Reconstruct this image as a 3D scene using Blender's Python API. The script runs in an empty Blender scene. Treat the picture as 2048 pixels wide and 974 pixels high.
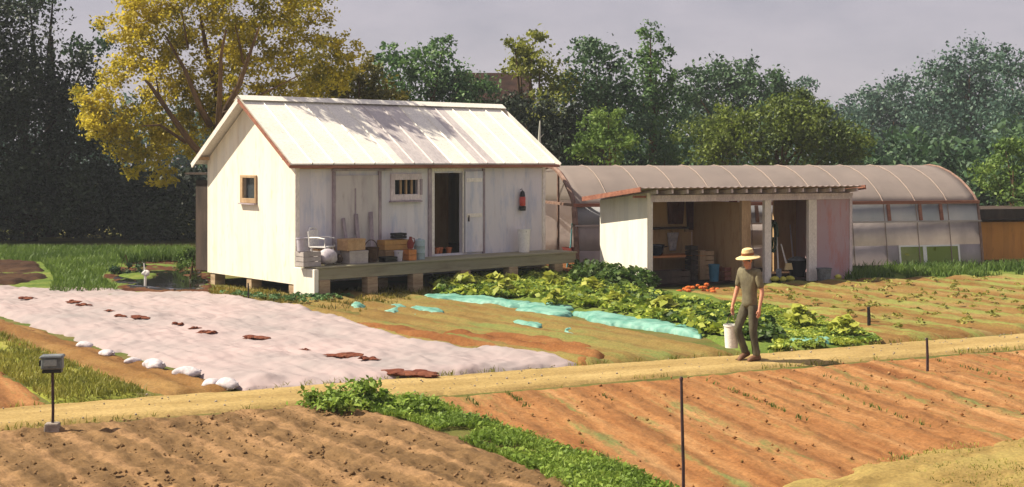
import bpy, bmesh, math, random
import numpy as np
from mathutils import Vector, Matrix
R = math.radians
random.seed(7)
rng = np.random.default_rng(11)
SC = bpy.context.scene
COL = SC.collection
FOC, EYE, CX, HY = 2600.0, 3.3, 1024.0, 320.0

# ------------------------------------------------------------------ camera
cam = bpy.data.cameras.new('camera')
cam_o = bpy.data.objects.new('camera', cam)
COL.objects.link(cam_o)
cam.sensor_width = 36.0
cam.lens = 36.0 * FOC / 2048.0
cam.shift_y = -(487.0 - HY) / 2048.0
cam.clip_start, cam.clip_end = 0.1, 3000
cam_o.location = (0, 0, EYE)
cam_o.rotation_euler = (R(90), 0, 0)
SC.camera = cam_o

# ------------------------------------------------------------------ light
SUN_AZ = Vector((-0.998, 0.06, 0))       # where the sun stands, seen from above
SUN_EL = R(50)
sd = Vector((SUN_AZ.x * math.cos(SUN_EL), SUN_AZ.y * math.cos(SUN_EL), math.sin(SUN_EL))).normalized()
world = bpy.data.worlds.new('World')
SC.world = world
world.use_nodes = True
wt = world.node_tree
for n in list(wt.nodes):
    wt.nodes.remove(n)
wo = wt.nodes.new('ShaderNodeOutputWorld')
sky = wt.nodes.new('ShaderNodeTexSky')
sky.sky_type = 'NISHITA'
sky.sun_disc = False
sky.sun_elevation = SUN_EL
sky.sun_rotation = math.atan2(sd.x, sd.y)
sky.air_density, sky.dust_density, sky.ozone_density = 1.0, 2.0, 1.0
bg1 = wt.nodes.new('ShaderNodeBackground')
bg1.inputs['Strength'].default_value = 0.075
wt.links.new(sky.outputs[0], bg1.inputs['Color'])
tc = wt.nodes.new('ShaderNodeTexCoord')
mp = wt.nodes.new('ShaderNodeMapping')
mp.inputs['Scale'].default_value = (1.0, 1.0, 2.6)
nz = wt.nodes.new('ShaderNodeTexNoise')
nz.inputs['Scale'].default_value = 5.0
nz.inputs['Detail'].default_value = 7
nz.inputs['Roughness'].default_value = 0.6
wt.links.new(tc.outputs['Generated'], mp.inputs[0])
wt.links.new(mp.outputs[0], nz.inputs['Vector'])
cr = wt.nodes.new('ShaderNodeValToRGB')
cr.color_ramp.elements[0].position = 0.33
cr.color_ramp.elements[0].color = (0.325, 0.30, 0.345, 1)
cr.color_ramp.elements[1].position = 0.68
cr.color_ramp.elements[1].color = (0.45, 0.40, 0.44, 1)
wt.links.new(nz.outputs['Fac'], cr.inputs[0])
bg2 = wt.nodes.new('ShaderNodeBackground')
bg2.inputs['Strength'].default_value = 0.74
wt.links.new(cr.outputs[0], bg2.inputs['Color'])
mx = wt.nodes.new('ShaderNodeMixShader')
mx.inputs[0].default_value = 0.86
wt.links.new(bg1.outputs[0], mx.inputs[1])
wt.links.new(bg2.outputs[0], mx.inputs[2])
wt.links.new(mx.outputs[0], wo.inputs['Surface'])

sun = bpy.data.lights.new('sun', 'SUN')
sun.energy = 5.0
sun.angle = R(0.6)
sun.color = (1.0, 0.90, 0.72)
sun_o = bpy.data.objects.new('sun', sun)
COL.objects.link(sun_o)
sun_o.location = (-30, 10, 40)
sun_o.rotation_euler = (-sd).to_track_quat('-Z', 'Y').to_euler()

SC.view_settings.view_transform = 'Standard'
SC.view_settings.look = 'None'
SC.view_settings.exposure = 0.85
SC.view_settings.gamma = 1.0
SC.view_settings.use_curve_mapping = False
SC.render.engine = 'CYCLES'
SC.cycles.use_denoising = True
SC.cycles.max_bounces = 8
SC.cycles.transparent_max_bounces = 12


# ------------------------------------------------------------------ helpers
def gp(px, py, z=0.0):
    D = FOC * (EYE - z) / (py - HY)
    return Vector((D * (px - CX) / FOC, D, z))


def wp(px, py, D):
    return Vector(((px - CX) / FOC * D, D, EYE - (py - HY) / FOC * D))


class Frame:
    """A local frame standing on the ground: x runs along a wall, y goes behind it."""
    def __init__(s, x, y, yaw):
        s.o = Vector((x, y, 0)); s.yaw = R(yaw)
        s.u = Vector((math.cos(s.yaw), math.sin(s.yaw), 0))
        s.v = Vector((-math.sin(s.yaw), math.cos(s.yaw), 0))

    def hit(s, px, py, yoff=0.0):
        a = (px - CX) / FOC
        p = s.o + s.v * yoff
        t = (a * p.y - p.x) / (s.u.x - a * s.u.y)
        D = p.y + t * s.u.y
        return t, EYE - (py - HY) / FOC * D

    def hit_side(s, px, py, xoff=0.0):
        a = (px - CX) / FOC
        p = s.o + s.u * xoff
        t = (a * p.y - p.x) / (s.v.x - a * s.v.y)
        D = p.y + t * s.v.y
        return t, EYE - (py - HY) / FOC * D

    def world(s, x, y, z=0.0):
        return s.o + s.u * x + s.v * y + Vector((0, 0, z))


class MB:
    def __init__(s):
        s.v = []; s.f = []; s.m = []; s.sm = []

    def add(s, vs, fs, mi=0, smooth=False):
        b = len(s.v)
        s.v += [tuple(v) for v in vs]
        for f in fs:
            s.f.append([b + i for i in f]); s.m.append(mi); s.sm.append(smooth)
        return s

    def box(s, c, d, rz=0.0, mi=0, M=None, taper=1.0):
        hx, hy, hz = d[0] / 2, d[1] / 2, d[2] / 2
        pts = [Vector((x * hx * (taper if z > 0 else 1), y * hy * (taper if z > 0 else 1), z * hz)) for z in (-1, 1) for x, y in ((-1, -1), (1, -1), (1, 1), (-1, 1))]
        T = Matrix.Translation(Vector(c)) @ (M if M is not None else Matrix.Rotation(rz, 4, 'Z'))
        return s.add([T @ p for p in pts], [(3, 2, 1, 0), (4, 5, 6, 7), (0, 1, 5, 4), (1, 2, 6, 5), (2, 3, 7, 6), (3, 0, 4, 7)], mi)

    def span(s, a, b, mi=0):
        return s.box([(a[i] + b[i]) / 2 for i in range(3)], [abs(b[i] - a[i]) for i in range(3)], mi=mi)

    def bar(s, a, b, w, h, mi=0):
        a, b = Vector(a), Vector(b)
        q = (b - a).to_track_quat('X', 'Z').to_matrix().to_4x4()
        return s.box((a + b) / 2, ((b - a).length, w, h), M=q, mi=mi)

    def tube(s, pts, rad, n=8, mi=0, smooth=True):
        pts = [Vector(p) for p in pts]
        if not hasattr(rad, '__len__'):
            rad = [rad] * len(pts)
        vs = []; up = Vector((0.13, 0.21, 0.97))
        for i, p in enumerate(pts):
            t = (pts[min(i + 1, len(pts) - 1)] - pts[max(i - 1, 0)]).normalized()
            if abs(t.dot(up)) > 0.98:
                up = Vector((0.9, 0.3, 0.1))
            a = t.cross(up).normalized(); b = t.cross(a)
            for k in range(n):
                an = 2 * math.pi * k / n
                vs.append(p + (a * math.cos(an) + b * math.sin(an)) * rad[i])
        fs = [(i * n + k, i * n + (k + 1) % n, (i + 1) * n + (k + 1) % n, (i + 1) * n + k) for i in range(len(pts) - 1) for k in range(n)]
        fs += [tuple(reversed(range(n))), tuple(range((len(pts) - 1) * n, len(pts) * n))]
        return s.add(vs, fs, mi, smooth)

    def lathe(s, prof, n=24, c=(0, 0, 0), mi=0, sx=1.0, sy=1.0, M=None):
        vs = []; c = Vector(c)
        for r, z in prof:
            for k in range(n):
                an = 2 * math.pi * k / n
                p = Vector((r * math.cos(an) * sx, r * math.sin(an) * sy, z))
                vs.append(c + (M @ p if M is not None else p))
        fs = [(i * n + k, i * n + (k + 1) % n, (i + 1) * n + (k + 1) % n, (i + 1) * n + k) for i in range(len(prof) - 1) for k in range(n)]
        if prof[0][0] > 1e-4: fs.append(tuple(reversed(range(n))))
        if prof[-1][0] > 1e-4: fs.append(tuple(range((len(prof) - 1) * n, len(prof) * n)))
        return s.add(vs, fs, mi, True)

    def lump(s, c, d, seed=0, n=10, rough=0.25, mi=0):
        """an uneven rounded heap or bag"""
        r = random.Random(seed); vs = []
        ph = [r.uniform(0, 6.28) for _ in range(6)]
        for i in range(n + 1):
            th = math.pi * i / n
            for k in range(2 * n):
                an = math.pi * k / n
                w = 1 + rough * (math.sin(3 * an + ph[0] + 2 * th) * .4 + math.sin(5 * an + ph[1] - 3 * th) * .3 + math.sin(2 * an + ph[2]) * .5) * math.sin(th)
                sz = math.cos(th)
                vs.append((c[0] + d[0] / 2 * math.sin(th) * math.cos(an) * w, c[1] + d[1] / 2 * math.sin(th) * math.sin(an) * w, c[2] + d[2] / 2 * sz * (1 if sz > 0 else .8)))
        m = 2 * n
        fs = [(i * m + k, (i + 1) * m + k, (i + 1) * m + (k + 1) % m, i * m + (k + 1) % m) for i in range(n) for k in range(m)]
        return s.add(vs, fs, mi, True)

    def build(s, name, mats, parent=None, bevel=0.0):
        me = bpy.data.meshes.new(name)
        me.from_pydata(s.v, [], s.f)
        for m in (mats if isinstance(mats, (list, tuple)) else [mats]):
            me.materials.append(m)
        me.polygons.foreach_set('material_index', s.m)
        me.polygons.foreach_set('use_smooth', s.sm)
        me.update()
        if any(s.sm): me.set_sharp_from_angle(angle=R(42))
        o = bpy.data.objects.new(name, me)
        COL.objects.link(o)
        if parent: o.parent = parent
        if bevel:
            b = o.modifiers.new('bevel', 'BEVEL'); b.width = bevel; b.segments = 2; b.limit_method = 'ANGLE'
        return o


def tag(o, label=None, cat=None, group=None, kind=None):
    if label: o['label'] = label
    if cat: o['category'] = cat
    if group: o['group'] = group
    if kind: o['kind'] = kind
    return o


def empty(name, loc=(0, 0, 0), rz=0.0):
    o = bpy.data.objects.new(name, None)
    COL.objects.link(o)
    o.location = loc; o.rotation_euler = (0, 0, rz)
    o.empty_display_size = 0.2
    return o


def copy_tree(o, parent=None):
    c = o.copy(); COL.objects.link(c)
    if parent: c.parent = parent
    for ch in [x for x in bpy.data.objects if x.parent == o]:
        copy_tree(ch, c)
    return c


def quick(name, V, Fq, mat, parent=None, smooth=False):
    """large mesh from numpy arrays; Fq has 3 or 4 columns"""
    V = np.asarray(V, np.float32); Fq = np.asarray(Fq, np.int32)
    k = Fq.shape[1]
    me = bpy.data.meshes.new(name)
    me.vertices.add(len(V)); me.vertices.foreach_set('co', V.ravel())
    me.loops.add(Fq.size); me.loops.foreach_set('vertex_index', Fq.ravel())
    me.polygons.add(len(Fq))
    me.polygons.foreach_set('loop_start', np.arange(0, Fq.size, k, dtype=np.int32))
    me.polygons.foreach_set('loop_total', np.full(len(Fq), k, np.int32))
    if smooth: me.polygons.foreach_set('use_smooth', np.ones(len(Fq), bool))
    me.materials.append(mat)
    me.update(calc_edges=True); me.validate()
    o = bpy.data.objects.new(name, me); COL.objects.link(o)
    if parent: o.parent = parent
    return o


def vnoise(x, y, seed=0):
    xi, yi = np.floor(x).astype(np.int64), np.floor(y).astype(np.int64)
    fx, fy = x - xi, y - yi
    fx, fy = fx * fx * (3 - 2 * fx), fy * fy * (3 - 2 * fy)

    def h(a, b):
        n = (a * 374761393 + b * 668265263 + seed * 982451653) & 0x7fffffff
        n = ((n ^ (n >> 13)) * 1274126177) & 0x7fffffff
        return ((n ^ (n >> 16)) & 0xffff) / 65535.0
    return (h(xi, yi) * (1 - fx) + h(xi + 1, yi) * fx) * (1 - fy) + (h(xi, yi + 1) * (1 - fx) + h(xi + 1, yi + 1) * fx) * fy


def fbm(x, y, seed=0, o=4):
    t = 0; a = 0.5
    for i in range(o):
        t = t + a * (vnoise(x * 2 ** i, y * 2 ** i, seed + i) - .5); a *= .5
    return t


def inside(P, poly):
    x, y = P[:, 0], P[:, 1]
    r = np.zeros(len(P), bool); n = len(poly)
    for i in range(n):
        x1, y1 = poly[i]; x2, y2 = poly[(i + 1) % n]
        c = ((y1 > y) != (y2 > y)) & (x < (x2 - x1) * (y - y1) / (y2 - y1 + 1e-12) + x1)
        r ^= c
    return r


def edge_dist(P, poly):
    d = np.full(len(P), 1e9); n = len(poly)
    for i in range(n):
        a = np.array(poly[i]); b = np.array(poly[(i + 1) % n]); ab = b - a
        t = np.clip(((P - a) @ ab) / (ab @ ab + 1e-12), 0, 1)
        d = np.minimum(d, np.hypot(*(P - a - t[:, None] * ab).T))
    return d


def poly_px(pts):
    return [tuple(gp(*p).xy) for p in pts]


def scatter(poly, n):
    A = np.array(poly); lo, hi = A.min(0), A.max(0)
    out = []
    tot = 0
    while tot < n:
        P = rng.random((n * 2 + 10, 2)) * (hi - lo) + lo
        P = P[inside(P, poly)]
        out.append(P); tot += len(P)
    return np.concatenate(out)[:n]


# ------------------------------------------------------------------ materials
def nodes(name):
    m = bpy.data.materials.new(name); m.use_nodes = True
    t = m.node_tree
    b = t.nodes['Principled BSDF']
    return m, t, b


def N(t, typ, **kw):
    n = t.nodes.new(typ)
    for k, v in kw.items():
        if k in n.inputs: n.inputs[k].default_value = v
        else: setattr(n, k, v)
    return n


def ramp(t, fac, stops):
    r = t.nodes.new('ShaderNodeValToRGB')
    els = r.color_ramp.elements
    while len(els) < len(stops): els.new(0.5)
    for e, (p, c) in zip(els, stops):
        e.position = p; e.color = (*c, 1)
    t.links.new(fac, r.inputs[0])
    return r.outputs[0]


def obj_coord(t, scale=(1, 1, 1)):
    c = N(t, 'ShaderNodeTexCoord'); m = N(t, 'ShaderNodeMapping')
    m.inputs['Scale'].default_value = scale
    t.links.new(c.outputs['Object'], m.inputs[0])
    return m.outputs[0]


def mixc(t, fac, a, b, mode='MIX'):
    m = t.nodes.new('ShaderNodeMix'); m.data_type = 'RGBA'; m.blend_type = mode
    for sock, v in ((m.inputs[0], fac), (m.inputs[6], a), (m.inputs[7], b)):
        if hasattr(v, 'is_linked'): t.links.new(v, sock)
        elif hasattr(v, '__len__'): sock.default_value = (*v, 1)
        else: sock.default_value = v
    return m.outputs[2]


def rough_mat(name, c1, c2, scale=3.0, stretch=(1, 1, 1), rough=0.85, bump=0.25, bscale=30, c3=None, spec=0.3, metal=0.0):
    """two or three tones broken up by noise, with a fine bump"""
    m, t, b = nodes(name)
    n1 = N(t, 'ShaderNodeTexNoise', Scale=scale, Detail=6.0, Roughness=0.62)
    t.links.new(obj_coord(t, stretch), n1.inputs['Vector'])
    stops = [(0.36, c1), (0.64, c2)] if c3 is None else [(0.33, c1), (0.5, c2), (0.67, c3)]
    col = ramp(t, n1.outputs['Fac'], stops)
    n2 = N(t, 'ShaderNodeTexNoise', Scale=bscale, Detail=5.0, Roughness=0.7)
    t.links.new(obj_coord(t, stretch), n2.inputs['Vector'])
    col = mixc(t, 1.0, col, ramp(t, n2.outputs['Fac'], [(0.3, (.78, .78, .78)), (0.7, (1.18, 1.18, 1.18))]), 'MULTIPLY')
    t.links.new(col, b.inputs['Base Color'])
    bp = N(t, 'ShaderNodeBump', Strength=bump, Distance=0.02)
    t.links.new(n2.outputs['Fac'], bp.inputs['Height']); t.links.new(bp.outputs[0], b.inputs['Normal'])
    b.inputs['Roughness'].default_value = rough
    b.inputs['Specular IOR Level'].default_value = spec
    b.inputs['Metallic'].default_value = metal
    return m


def board_mat(name, base, worn_or_shade, stain, width=0.2, axis='X', stain_amt=0.5, rough=0.8):
    """painted boards: seams, a tone of its own per board, streaks of wear"""
    m, t, b = nodes(name)
    co = N(t, 'ShaderNodeTexCoord'); sp = N(t, 'ShaderNodeSeparateXYZ')
    t.links.new(co.outputs['Object'], sp.inputs[0])
    dv = N(t, 'ShaderNodeMath', operation='DIVIDE'); t.links.new(sp.outputs[axis], dv.inputs[0]); dv.inputs[1].default_value = width
    fl = N(t, 'ShaderNodeMath', operation='FLOOR'); t.links.new(dv.outputs[0], fl.inputs[0])
    fr = N(t, 'ShaderNodeMath', operation='FRACT'); t.links.new(dv.outputs[0], fr.inputs[0])
    wn = N(t, 'ShaderNodeTexWhiteNoise', noise_dimensions='1D'); t.links.new(fl.outputs[0], wn.inputs['W'])
    st = (1.5, 1.5, 0.35) if axis in 'XY' else (0.35, 1.5, 1.5)
    n1 = N(t, 'ShaderNodeTexNoise', Scale=2.2, Detail=7.0, Roughness=0.66); t.links.new(obj_coord(t, st), n1.inputs['Vector'])
    col = ramp(t, n1.outputs['Fac'], [(0.3, worn_or_shade), (0.5, base)])
    col = mixc(t, 1.0, col, ramp(t, wn.outputs['Value'], [(0.0, (.90, .90, .91)), (1.0, (1.04, 1.03, 1.02))]), 'MULTIPLY')
    n2 = N(t, 'ShaderNodeTexNoise', Scale=5.0, Detail=8.0, Roughness=0.72); t.links.new(obj_coord(t, st), n2.inputs['Vector'])
    sf = ramp(t, n2.outputs['Fac'], [(0.56, (0, 0, 0)), (0.74, (stain_amt,) * 3)])
    col = mixc(t, sf, col, stain)
    gr = N(t, 'ShaderNodeMath', operation='LESS_THAN'); t.links.new(fr.outputs[0], gr.inputs[0]); gr.inputs[1].default_value = 0.05
    inv = N(t, 'ShaderNodeMath', operation='SUBTRACT'); inv.inputs[0].default_value = 1.0; t.links.new(gr.outputs[0], inv.inputs[1])
    n3 = N(t, 'ShaderNodeTexNoise', Scale=26.0, Detail=4.0); t.links.new(obj_coord(t, st), n3.inputs['Vector'])
    ad = N(t, 'ShaderNodeMath', operation='MULTIPLY_ADD'); t.links.new(n3.outputs['Fac'], ad.inputs[0]); ad.inputs[1].default_value = 0.25; t.links.new(inv.outputs[0], ad.inputs[2])
    bp = N(t, 'ShaderNodeBump', Strength=0.5, Distance=0.015); t.links.new(ad.outputs[0], bp.inputs['Height'])
    t.links.new(bp.outputs[0], b.inputs['Normal']); t.links.new(col, b.inputs['Base Color'])
    b.inputs['Roughness'].default_value = rough; b.inputs['Specular IOR Level'].default_value = 0.25
    return m


def leaf_mat(name, dark, mid, light, trans=0.35, scale=0.7):
    m, t, b = nodes(name)
    g = N(t, 'ShaderNodeNewGeometry')
    n1 = N(t, 'ShaderNodeTexNoise', Scale=scale, Detail=3.0); t.links.new(obj_coord(t), n1.inputs['Vector'])
    ad = N(t, 'ShaderNodeMath', operation='MULTIPLY_ADD'); t.links.new(g.outputs['Random Per Island'], ad.inputs[0]); ad.inputs[1].default_value = 0.34
    t.links.new(n1.outputs['Fac'], ad.inputs[2])
    col = ramp(t, ad.outputs[0], [(0.45, dark), (0.66, mid), (0.86, light)])
    t.links.new(col, b.inputs['Base Color'])
    b.inputs['Roughness'].default_value = 0.55; b.inputs['Specular IOR Level'].default_value = 0.25
    tr = N(t, 'ShaderNodeBsdfTranslucent'); t.links.new(col, tr.inputs['Color'])
    ms = N(t, 'ShaderNodeMixShader'); ms.inputs[0].default_value = trans
    t.links.new(b.outputs[0], ms.inputs[1]); t.links.new(tr.outputs[0], ms.inputs[2])
    t.links.new(ms.outputs[0], t.nodes['Material Output'].inputs['Surface'])
    return m


def film_mat(name, c1, c2, trans=0.5, rough=0.5, scale=1.5, clear=0.0, tcol=None):
    m, t, b = nodes(name)
    n1 = N(t, 'ShaderNodeTexNoise', Scale=scale, Detail=6.0, Roughness=0.65); t.links.new(obj_coord(t, (1, 1, .5)), n1.inputs['Vector'])
    col = ramp(t, n1.outputs['Fac'], [(0.35, c1), (0.65, c2)])
    t.links.new(col, b.inputs['Base Color']); b.inputs['Roughness'].default_value = rough
    n2 = N(t, 'ShaderNodeTexNoise', Scale=5.0, Detail=3.0); t.links.new(obj_coord(t), n2.inputs['Vector'])
    bp = N(t, 'ShaderNodeBump', Strength=0.25, Distance=0.05); t.links.new(n2.outputs['Fac'], bp.inputs['Height']); t.links.new(bp.outputs[0], b.inputs['Normal'])
    tr = N(t, 'ShaderNodeBsdfTranslucent')
    if tcol: tr.inputs['Color'].default_value = (*tcol, 1)
    else: t.links.new(col, tr.inputs['Color'])
    ms = N(t, 'ShaderNodeMixShader'); ms.inputs[0].default_value = trans
    t.links.new(b.outputs[0], ms.inputs[1]); t.links.new(tr.outputs[0], ms.inputs[2])
    out = ms.outputs[0]
    if clear:
        tp = N(t, 'ShaderNodeBsdfTransparent'); m2 = N(t, 'ShaderNodeMixShader'); m2.inputs[0].default_value = clear
        t.links.new(out, m2.inputs[1]); t.links.new(tp.outputs[0], m2.inputs[2]); out = m2.outputs[0]
    t.links.new(out, t.nodes['Material Output'].inputs['Surface'])
    return m


def soil_mat(name, cols, stripe=None, scale=0.9, stretch=(0.35, 1.6, 1), weeds=None, bump=0.5):
    """earth: patches drawn out along the rows (object x), clods, optional dry stripes and weedy film"""
    m, t, b = nodes(name)
    n1 = N(t, 'ShaderNodeTexNoise', Scale=scale, Detail=8.0, Roughness=0.68); t.links.new(obj_coord(t, stretch), n1.inputs['Vector'])
    k = len(cols)
    col = ramp(t, n1.outputs['Fac'], [(0.34 + 0.32 * i / (k - 1), c) for i, c in enumerate(cols)])
    if stripe:
        period, sc, amt = stripe
        co = N(t, 'ShaderNodeTexCoord'); sp = N(t, 'ShaderNodeSeparateXYZ'); t.links.new(co.outputs['Object'], sp.inputs[0])
        nw = N(t, 'ShaderNodeTexNoise', Scale=1.3, Detail=5.0); t.links.new(obj_coord(t, (.5, 1, 1)), nw.inputs['Vector'])
        md = N(t, 'ShaderNodeMath', operation='MULTIPLY_ADD'); t.links.new(nw.outputs['Fac'], md.inputs[0]); md.inputs[1].default_value = 0.45 * period; t.links.new(sp.outputs['Y'], md.inputs[2])
        dv = N(t, 'ShaderNodeMath', operation='MULTIPLY'); t.links.new(md.outputs[0], dv.inputs[0]); dv.inputs[1].default_value = 2 * math.pi / period
        sn = N(t, 'ShaderNodeMath', operation='SINE'); t.links.new(dv.outputs[0], sn.inputs[0])
        ng = N(t, 'ShaderNodeTexNoise', Scale=2.5, Detail=8.0, Roughness=.75); t.links.new(obj_coord(t, (.2, 2.4, 1)), ng.inputs['Vector'])
        a2 = N(t, 'ShaderNodeMath', operation='MULTIPLY_ADD'); t.links.new(sn.outputs[0], a2.inputs[0]); a2.inputs[1].default_value = 0.13; t.links.new(ng.outputs['Fac'], a2.inputs[2])
        f = ramp(t, a2.outputs[0], [(0.52, (0, 0, 0)), (0.66, (amt,) * 3)])
        col = mixc(t, f, col, sc)
    if weeds:
        wc, lo = weeds
        n4 = N(t, 'ShaderNodeTexNoise', Scale=1.1, Detail=9.0, Roughness=0.75); t.links.new(obj_coord(t, (.22, 1.9, 1)), n4.inputs['Vector'])
        f = ramp(t, n4.outputs['Fac'], [(lo, (0, 0, 0)), (lo + 0.1, (.8, .8, .8))])
        col = mixc(t, f, col, wc)
    n2 = N(t, 'ShaderNodeTexNoise', Scale=22.0, Detail=8.0, Roughness=0.75); t.links.new(obj_coord(t), n2.inputs['Vector'])
    col = mixc(t, 1.0, col, ramp(t, n2.outputs['Fac'], [(0.3, (.62, .62, .62)), (0.7, (1.32, 1.30, 1.27))]), 'MULTIPLY')
    t.links.new(col, b.inputs['Base Color'])
    bp = N(t, 'ShaderNodeBump', Strength=bump, Distance=0.03); t.links.new(n2.outputs['Fac'], bp.inputs['Height']); t.links.new(bp.outputs[0], b.inputs['Normal'])
    b.inputs['Roughness'].default_value = 0.95; b.inputs['Specular IOR Level'].default_value = 0.1
    return m


def plain(name, c, rough=0.6, metal=0.0, var=0.15, spec=0.4):
    return rough_mat(name, tuple(x * (1 - var) for x in c), tuple(min(1, x * (1 + var)) for x in c), scale=4, rough=rough, bump=0.1, bscale=40, metal=metal, spec=spec)


M = {}
M['wall'] = board_mat('white_boards', (.67, .645, .675), (.44, .48, .60), (.42, .33, .28), 0.22, 'X', 0.4)  # cool blue of the porch shade is painted into these white boards
M['gable'] = board_mat('white_gable_boards', (.86, .79, .655), (.79, .68, .52), (.46, .28, .12), 0.22, 'Y', 0.6)  # same white paint, with the warm sunlight put into its colour
M['trim'] = rough_mat('white_trim', (.68, .62, .56), (.8, .75, .68), 3, (1, 1, .4), .7, .15)
M['trim_mauve'] = rough_mat('weathered_mauve_trim', (.24, .19, .22), (.42, .35, .37), 3, (1, 1, .4), .8, .2)
M['panel'] = board_mat('grey_door_boards', (.56, .52, .50), (.44, .39, .40), (.22, .15, .13), 0.17, 'X', 0.4)
M['roof_white'] = rough_mat('white_roof_sheet', (.74, .70, .62), (.82, .78, .70), 1.5, (1, 1, 1), .5, .1, 20, spec=.4)
M['roof_grey'] = rough_mat('weathered_roof_sheet', (.46, .42, .42), (.58, .53, .51), 1.5, (1, .4, .4), .6, .1, 20)
M['redwood'] = rough_mat('red_brown_board', (.20, .075, .05), (.33, .14, .09), 3, (.5, 3, 3), .75, .2)
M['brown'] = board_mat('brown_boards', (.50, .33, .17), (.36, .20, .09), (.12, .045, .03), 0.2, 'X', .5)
M['darkwood'] = rough_mat('dark_timber', (.030, .020, .015), (.065, .042, .030), 3, (1, 1, .3), .85, .3)
M['tanwood'] = rough_mat('tan_timber', (.30, .19, .10), (.45, .31, .18), 3, (1, 1, .3), .8, .25)
M['deck'] = board_mat('olive_grey_deck', (.30, .28, .19), (.22, .19, .13), (.12, .07, .04), .14, 'Z', .4)
M['pier'] = rough_mat('brick_pier', (.30, .20, .12), (.46, .35, .22), 5, (.3, .3, 2.4), .9, .5)
M['dark'] = plain('dark_glass', (.02, .025, .03), .15)
M['glass'] = plain('window_glass', (.035, .045, .055), .08, spec=.6)
M['black'] = plain('black_paint', (.014, .013, .014), .45)
M['red'] = plain('red_paint', (.55, .07, .05), .45)
M['metal'] = rough_mat('weathered_grey_metal', (.12, .13, .14), (.23, .25, .26), 9, (1, 1, 1), .5, .15, 40, metal=.3)
M['steel_dark'] = rough_mat('rusty_dark_steel', (.035, .020, .025), (.085, .045, .045), 8, (1, 1, .4), .7, .2, 40)
M['concrete'] = rough_mat('grey_concrete', (.22, .18, .15), (.34, .29, .25), 6, (1, 1, 1), .9, .4)
M['white_plastic'] = plain('white_plastic', (.76, .74, .70), .4, var=.06)
M['lav_plastic'] = plain('greyed_plastic', (.44, .41, .46), .5, var=.1)
M['cardboard'] = rough_mat('cardboard', (.36, .22, .11), (.50, .33, .18), 4, (1, 1, 1), .9, .1)
M['grey_box'] = plain('grey_crate', (.38, .34, .32), .7)
M['orange'] = plain('orange_crate', (.52, .20, .06), .7)
M['ochre'] = plain('ochre_wood', (.46, .25, .08), .75)
M['bluegrey'] = plain('blue_grey_drum', (.30, .39, .42), .45)
M['blue'] = plain('blue_plastic', (.03, .14, .22), .45)
M['maroon'] = plain('maroon_cloth', (.19, .03, .025), .85)
M['sack'] = rough_mat('pale_sack', (.38, .34, .38), (.58, .54, .55), 4, (1, 1, 1), .9, .3, 18)
M['wicker'] = rough_mat('dark_wicker', (.03, .016, .010), (.10, .055, .03), 12, (1, 1, 4), .85, .6, 50)
M['terracotta'] = plain('terracotta', (.50, .15, .05), .8)
M['straw'] = rough_mat('straw', (.62, .46, .20), (.80, .64, .34), 20, (1, 1, 3), .85, .4, 90)
M['band'] = plain('brown_band', (.24, .085, .025), .8)
M['skin'] = plain('skin', (.58, .27, .17), .55, var=.06)
M['shirt'] = rough_mat('dark_olive_shirt', (.11, .095, .06), (.20, .18, .11), 6, (1, 1, .6), .9, .8, 11)
M['trousers'] = rough_mat('dark_olive_trousers', (.06, .054, .038), (.12, .108, .07), 6, (1, 1, .6), .9, .8, 11)
M['boot'] = plain('brown_boot', (.13, .06, .03), .7)
M['hair'] = plain('dark_hair', (.02, .013, .01), .7)
M['eye'] = plain('eye_dark', (.02, .02, .02), .3)
M['teal'] = film_mat('turquoise_film', (.06, .235, .18), (.22, .43, .35), .12, .6, 2.2)
M['cover'] = film_mat('row_cover_fabric', (.285, .25, .25), (.41, .315, .31), .12, .9, .4)
M['bag'] = rough_mat('white_sandbag', (.42, .375, .40), (.60, .55, .56), 5, (1, 1, 1), .9, .4, 18)
M['gh_roof'] = film_mat('greenhouse_roof_film', (.25, .212, .198), (.32, .268, .245), .42, .85, .8, tcol=(.85, .8, .76))
M['gh_side'] = film_mat('greenhouse_side_film', (.52, .46, .46), (.68, .61, .59), .5, .6, 1.1)
M['gh_vent'] = film_mat('greenhouse_vent_film', (.40, .42, .47), (.52, .51, .54), .5, .6, 1.1)
M['gh_base'] = film_mat('greenhouse_base_panel', (.52, .46, .47), (.64, .57, .57), .5, .6, 1.3)
M['gh_glass'] = film_mat('green_tinted_panel', (.36, .48, .07), (.60, .66, .26), .5, .3, .9, clear=.16)  # green of reflections and plants behind is put into the pane colour
M['hoop'] = rough_mat('rusty_hoop', (.15, .085, .065), (.27, .17, .13), 5, (1, 1, 1), .7, .2)
M['seam'] = rough_mat('tan_batten', (.27, .215, .185), (.35, .27, .23), 5, (1, 1, 1), .8, .2)
M['mauve_wall'] = board_mat('mauve_red_boards', (.43, .31, .335), (.44, .20, .185), (.45, .10, .07), 0.2, 'X', .6)
M['shed_white'] = board_mat('white_shed_boards', (.82, .78, .68), (.72, .66, .54), (.46, .34, .2), 0.24, 'Y', .25)
M['shed_trim'] = rough_mat('mauve_white_trim', (.52, .44, .46), (.70, .61, .60), 4, (1, 1, .4), .8, .2)
M['rust_wall'] = board_mat('rust_orange_boards', (.56, .25, .055), (.42, .17, .045), (.12, .04, .02), .2, 'X', .5)
M['barn'] = board_mat('dark_red_boards', (.085, .022, .018), (.035, .012, .012), (.02, .008, .008), .3, 'X', .5)
M['bark'] = rough_mat('bark', (.055, .032, .018), (.13, .075, .035), 4, (1, 1, .25), .95, .6, 14)
M['bark_dark'] = rough_mat('dark_bark', (.022, .016, .012), (.05, .034, .022), 4, (1, 1, .25), .95, .6, 14)
M['bark_pale'] = rough_mat('pale_bark', (.42, .42, .36), (.56, .56, .48), 4, (1, 1, .25), .9, .4, 14)
L = {}
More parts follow.
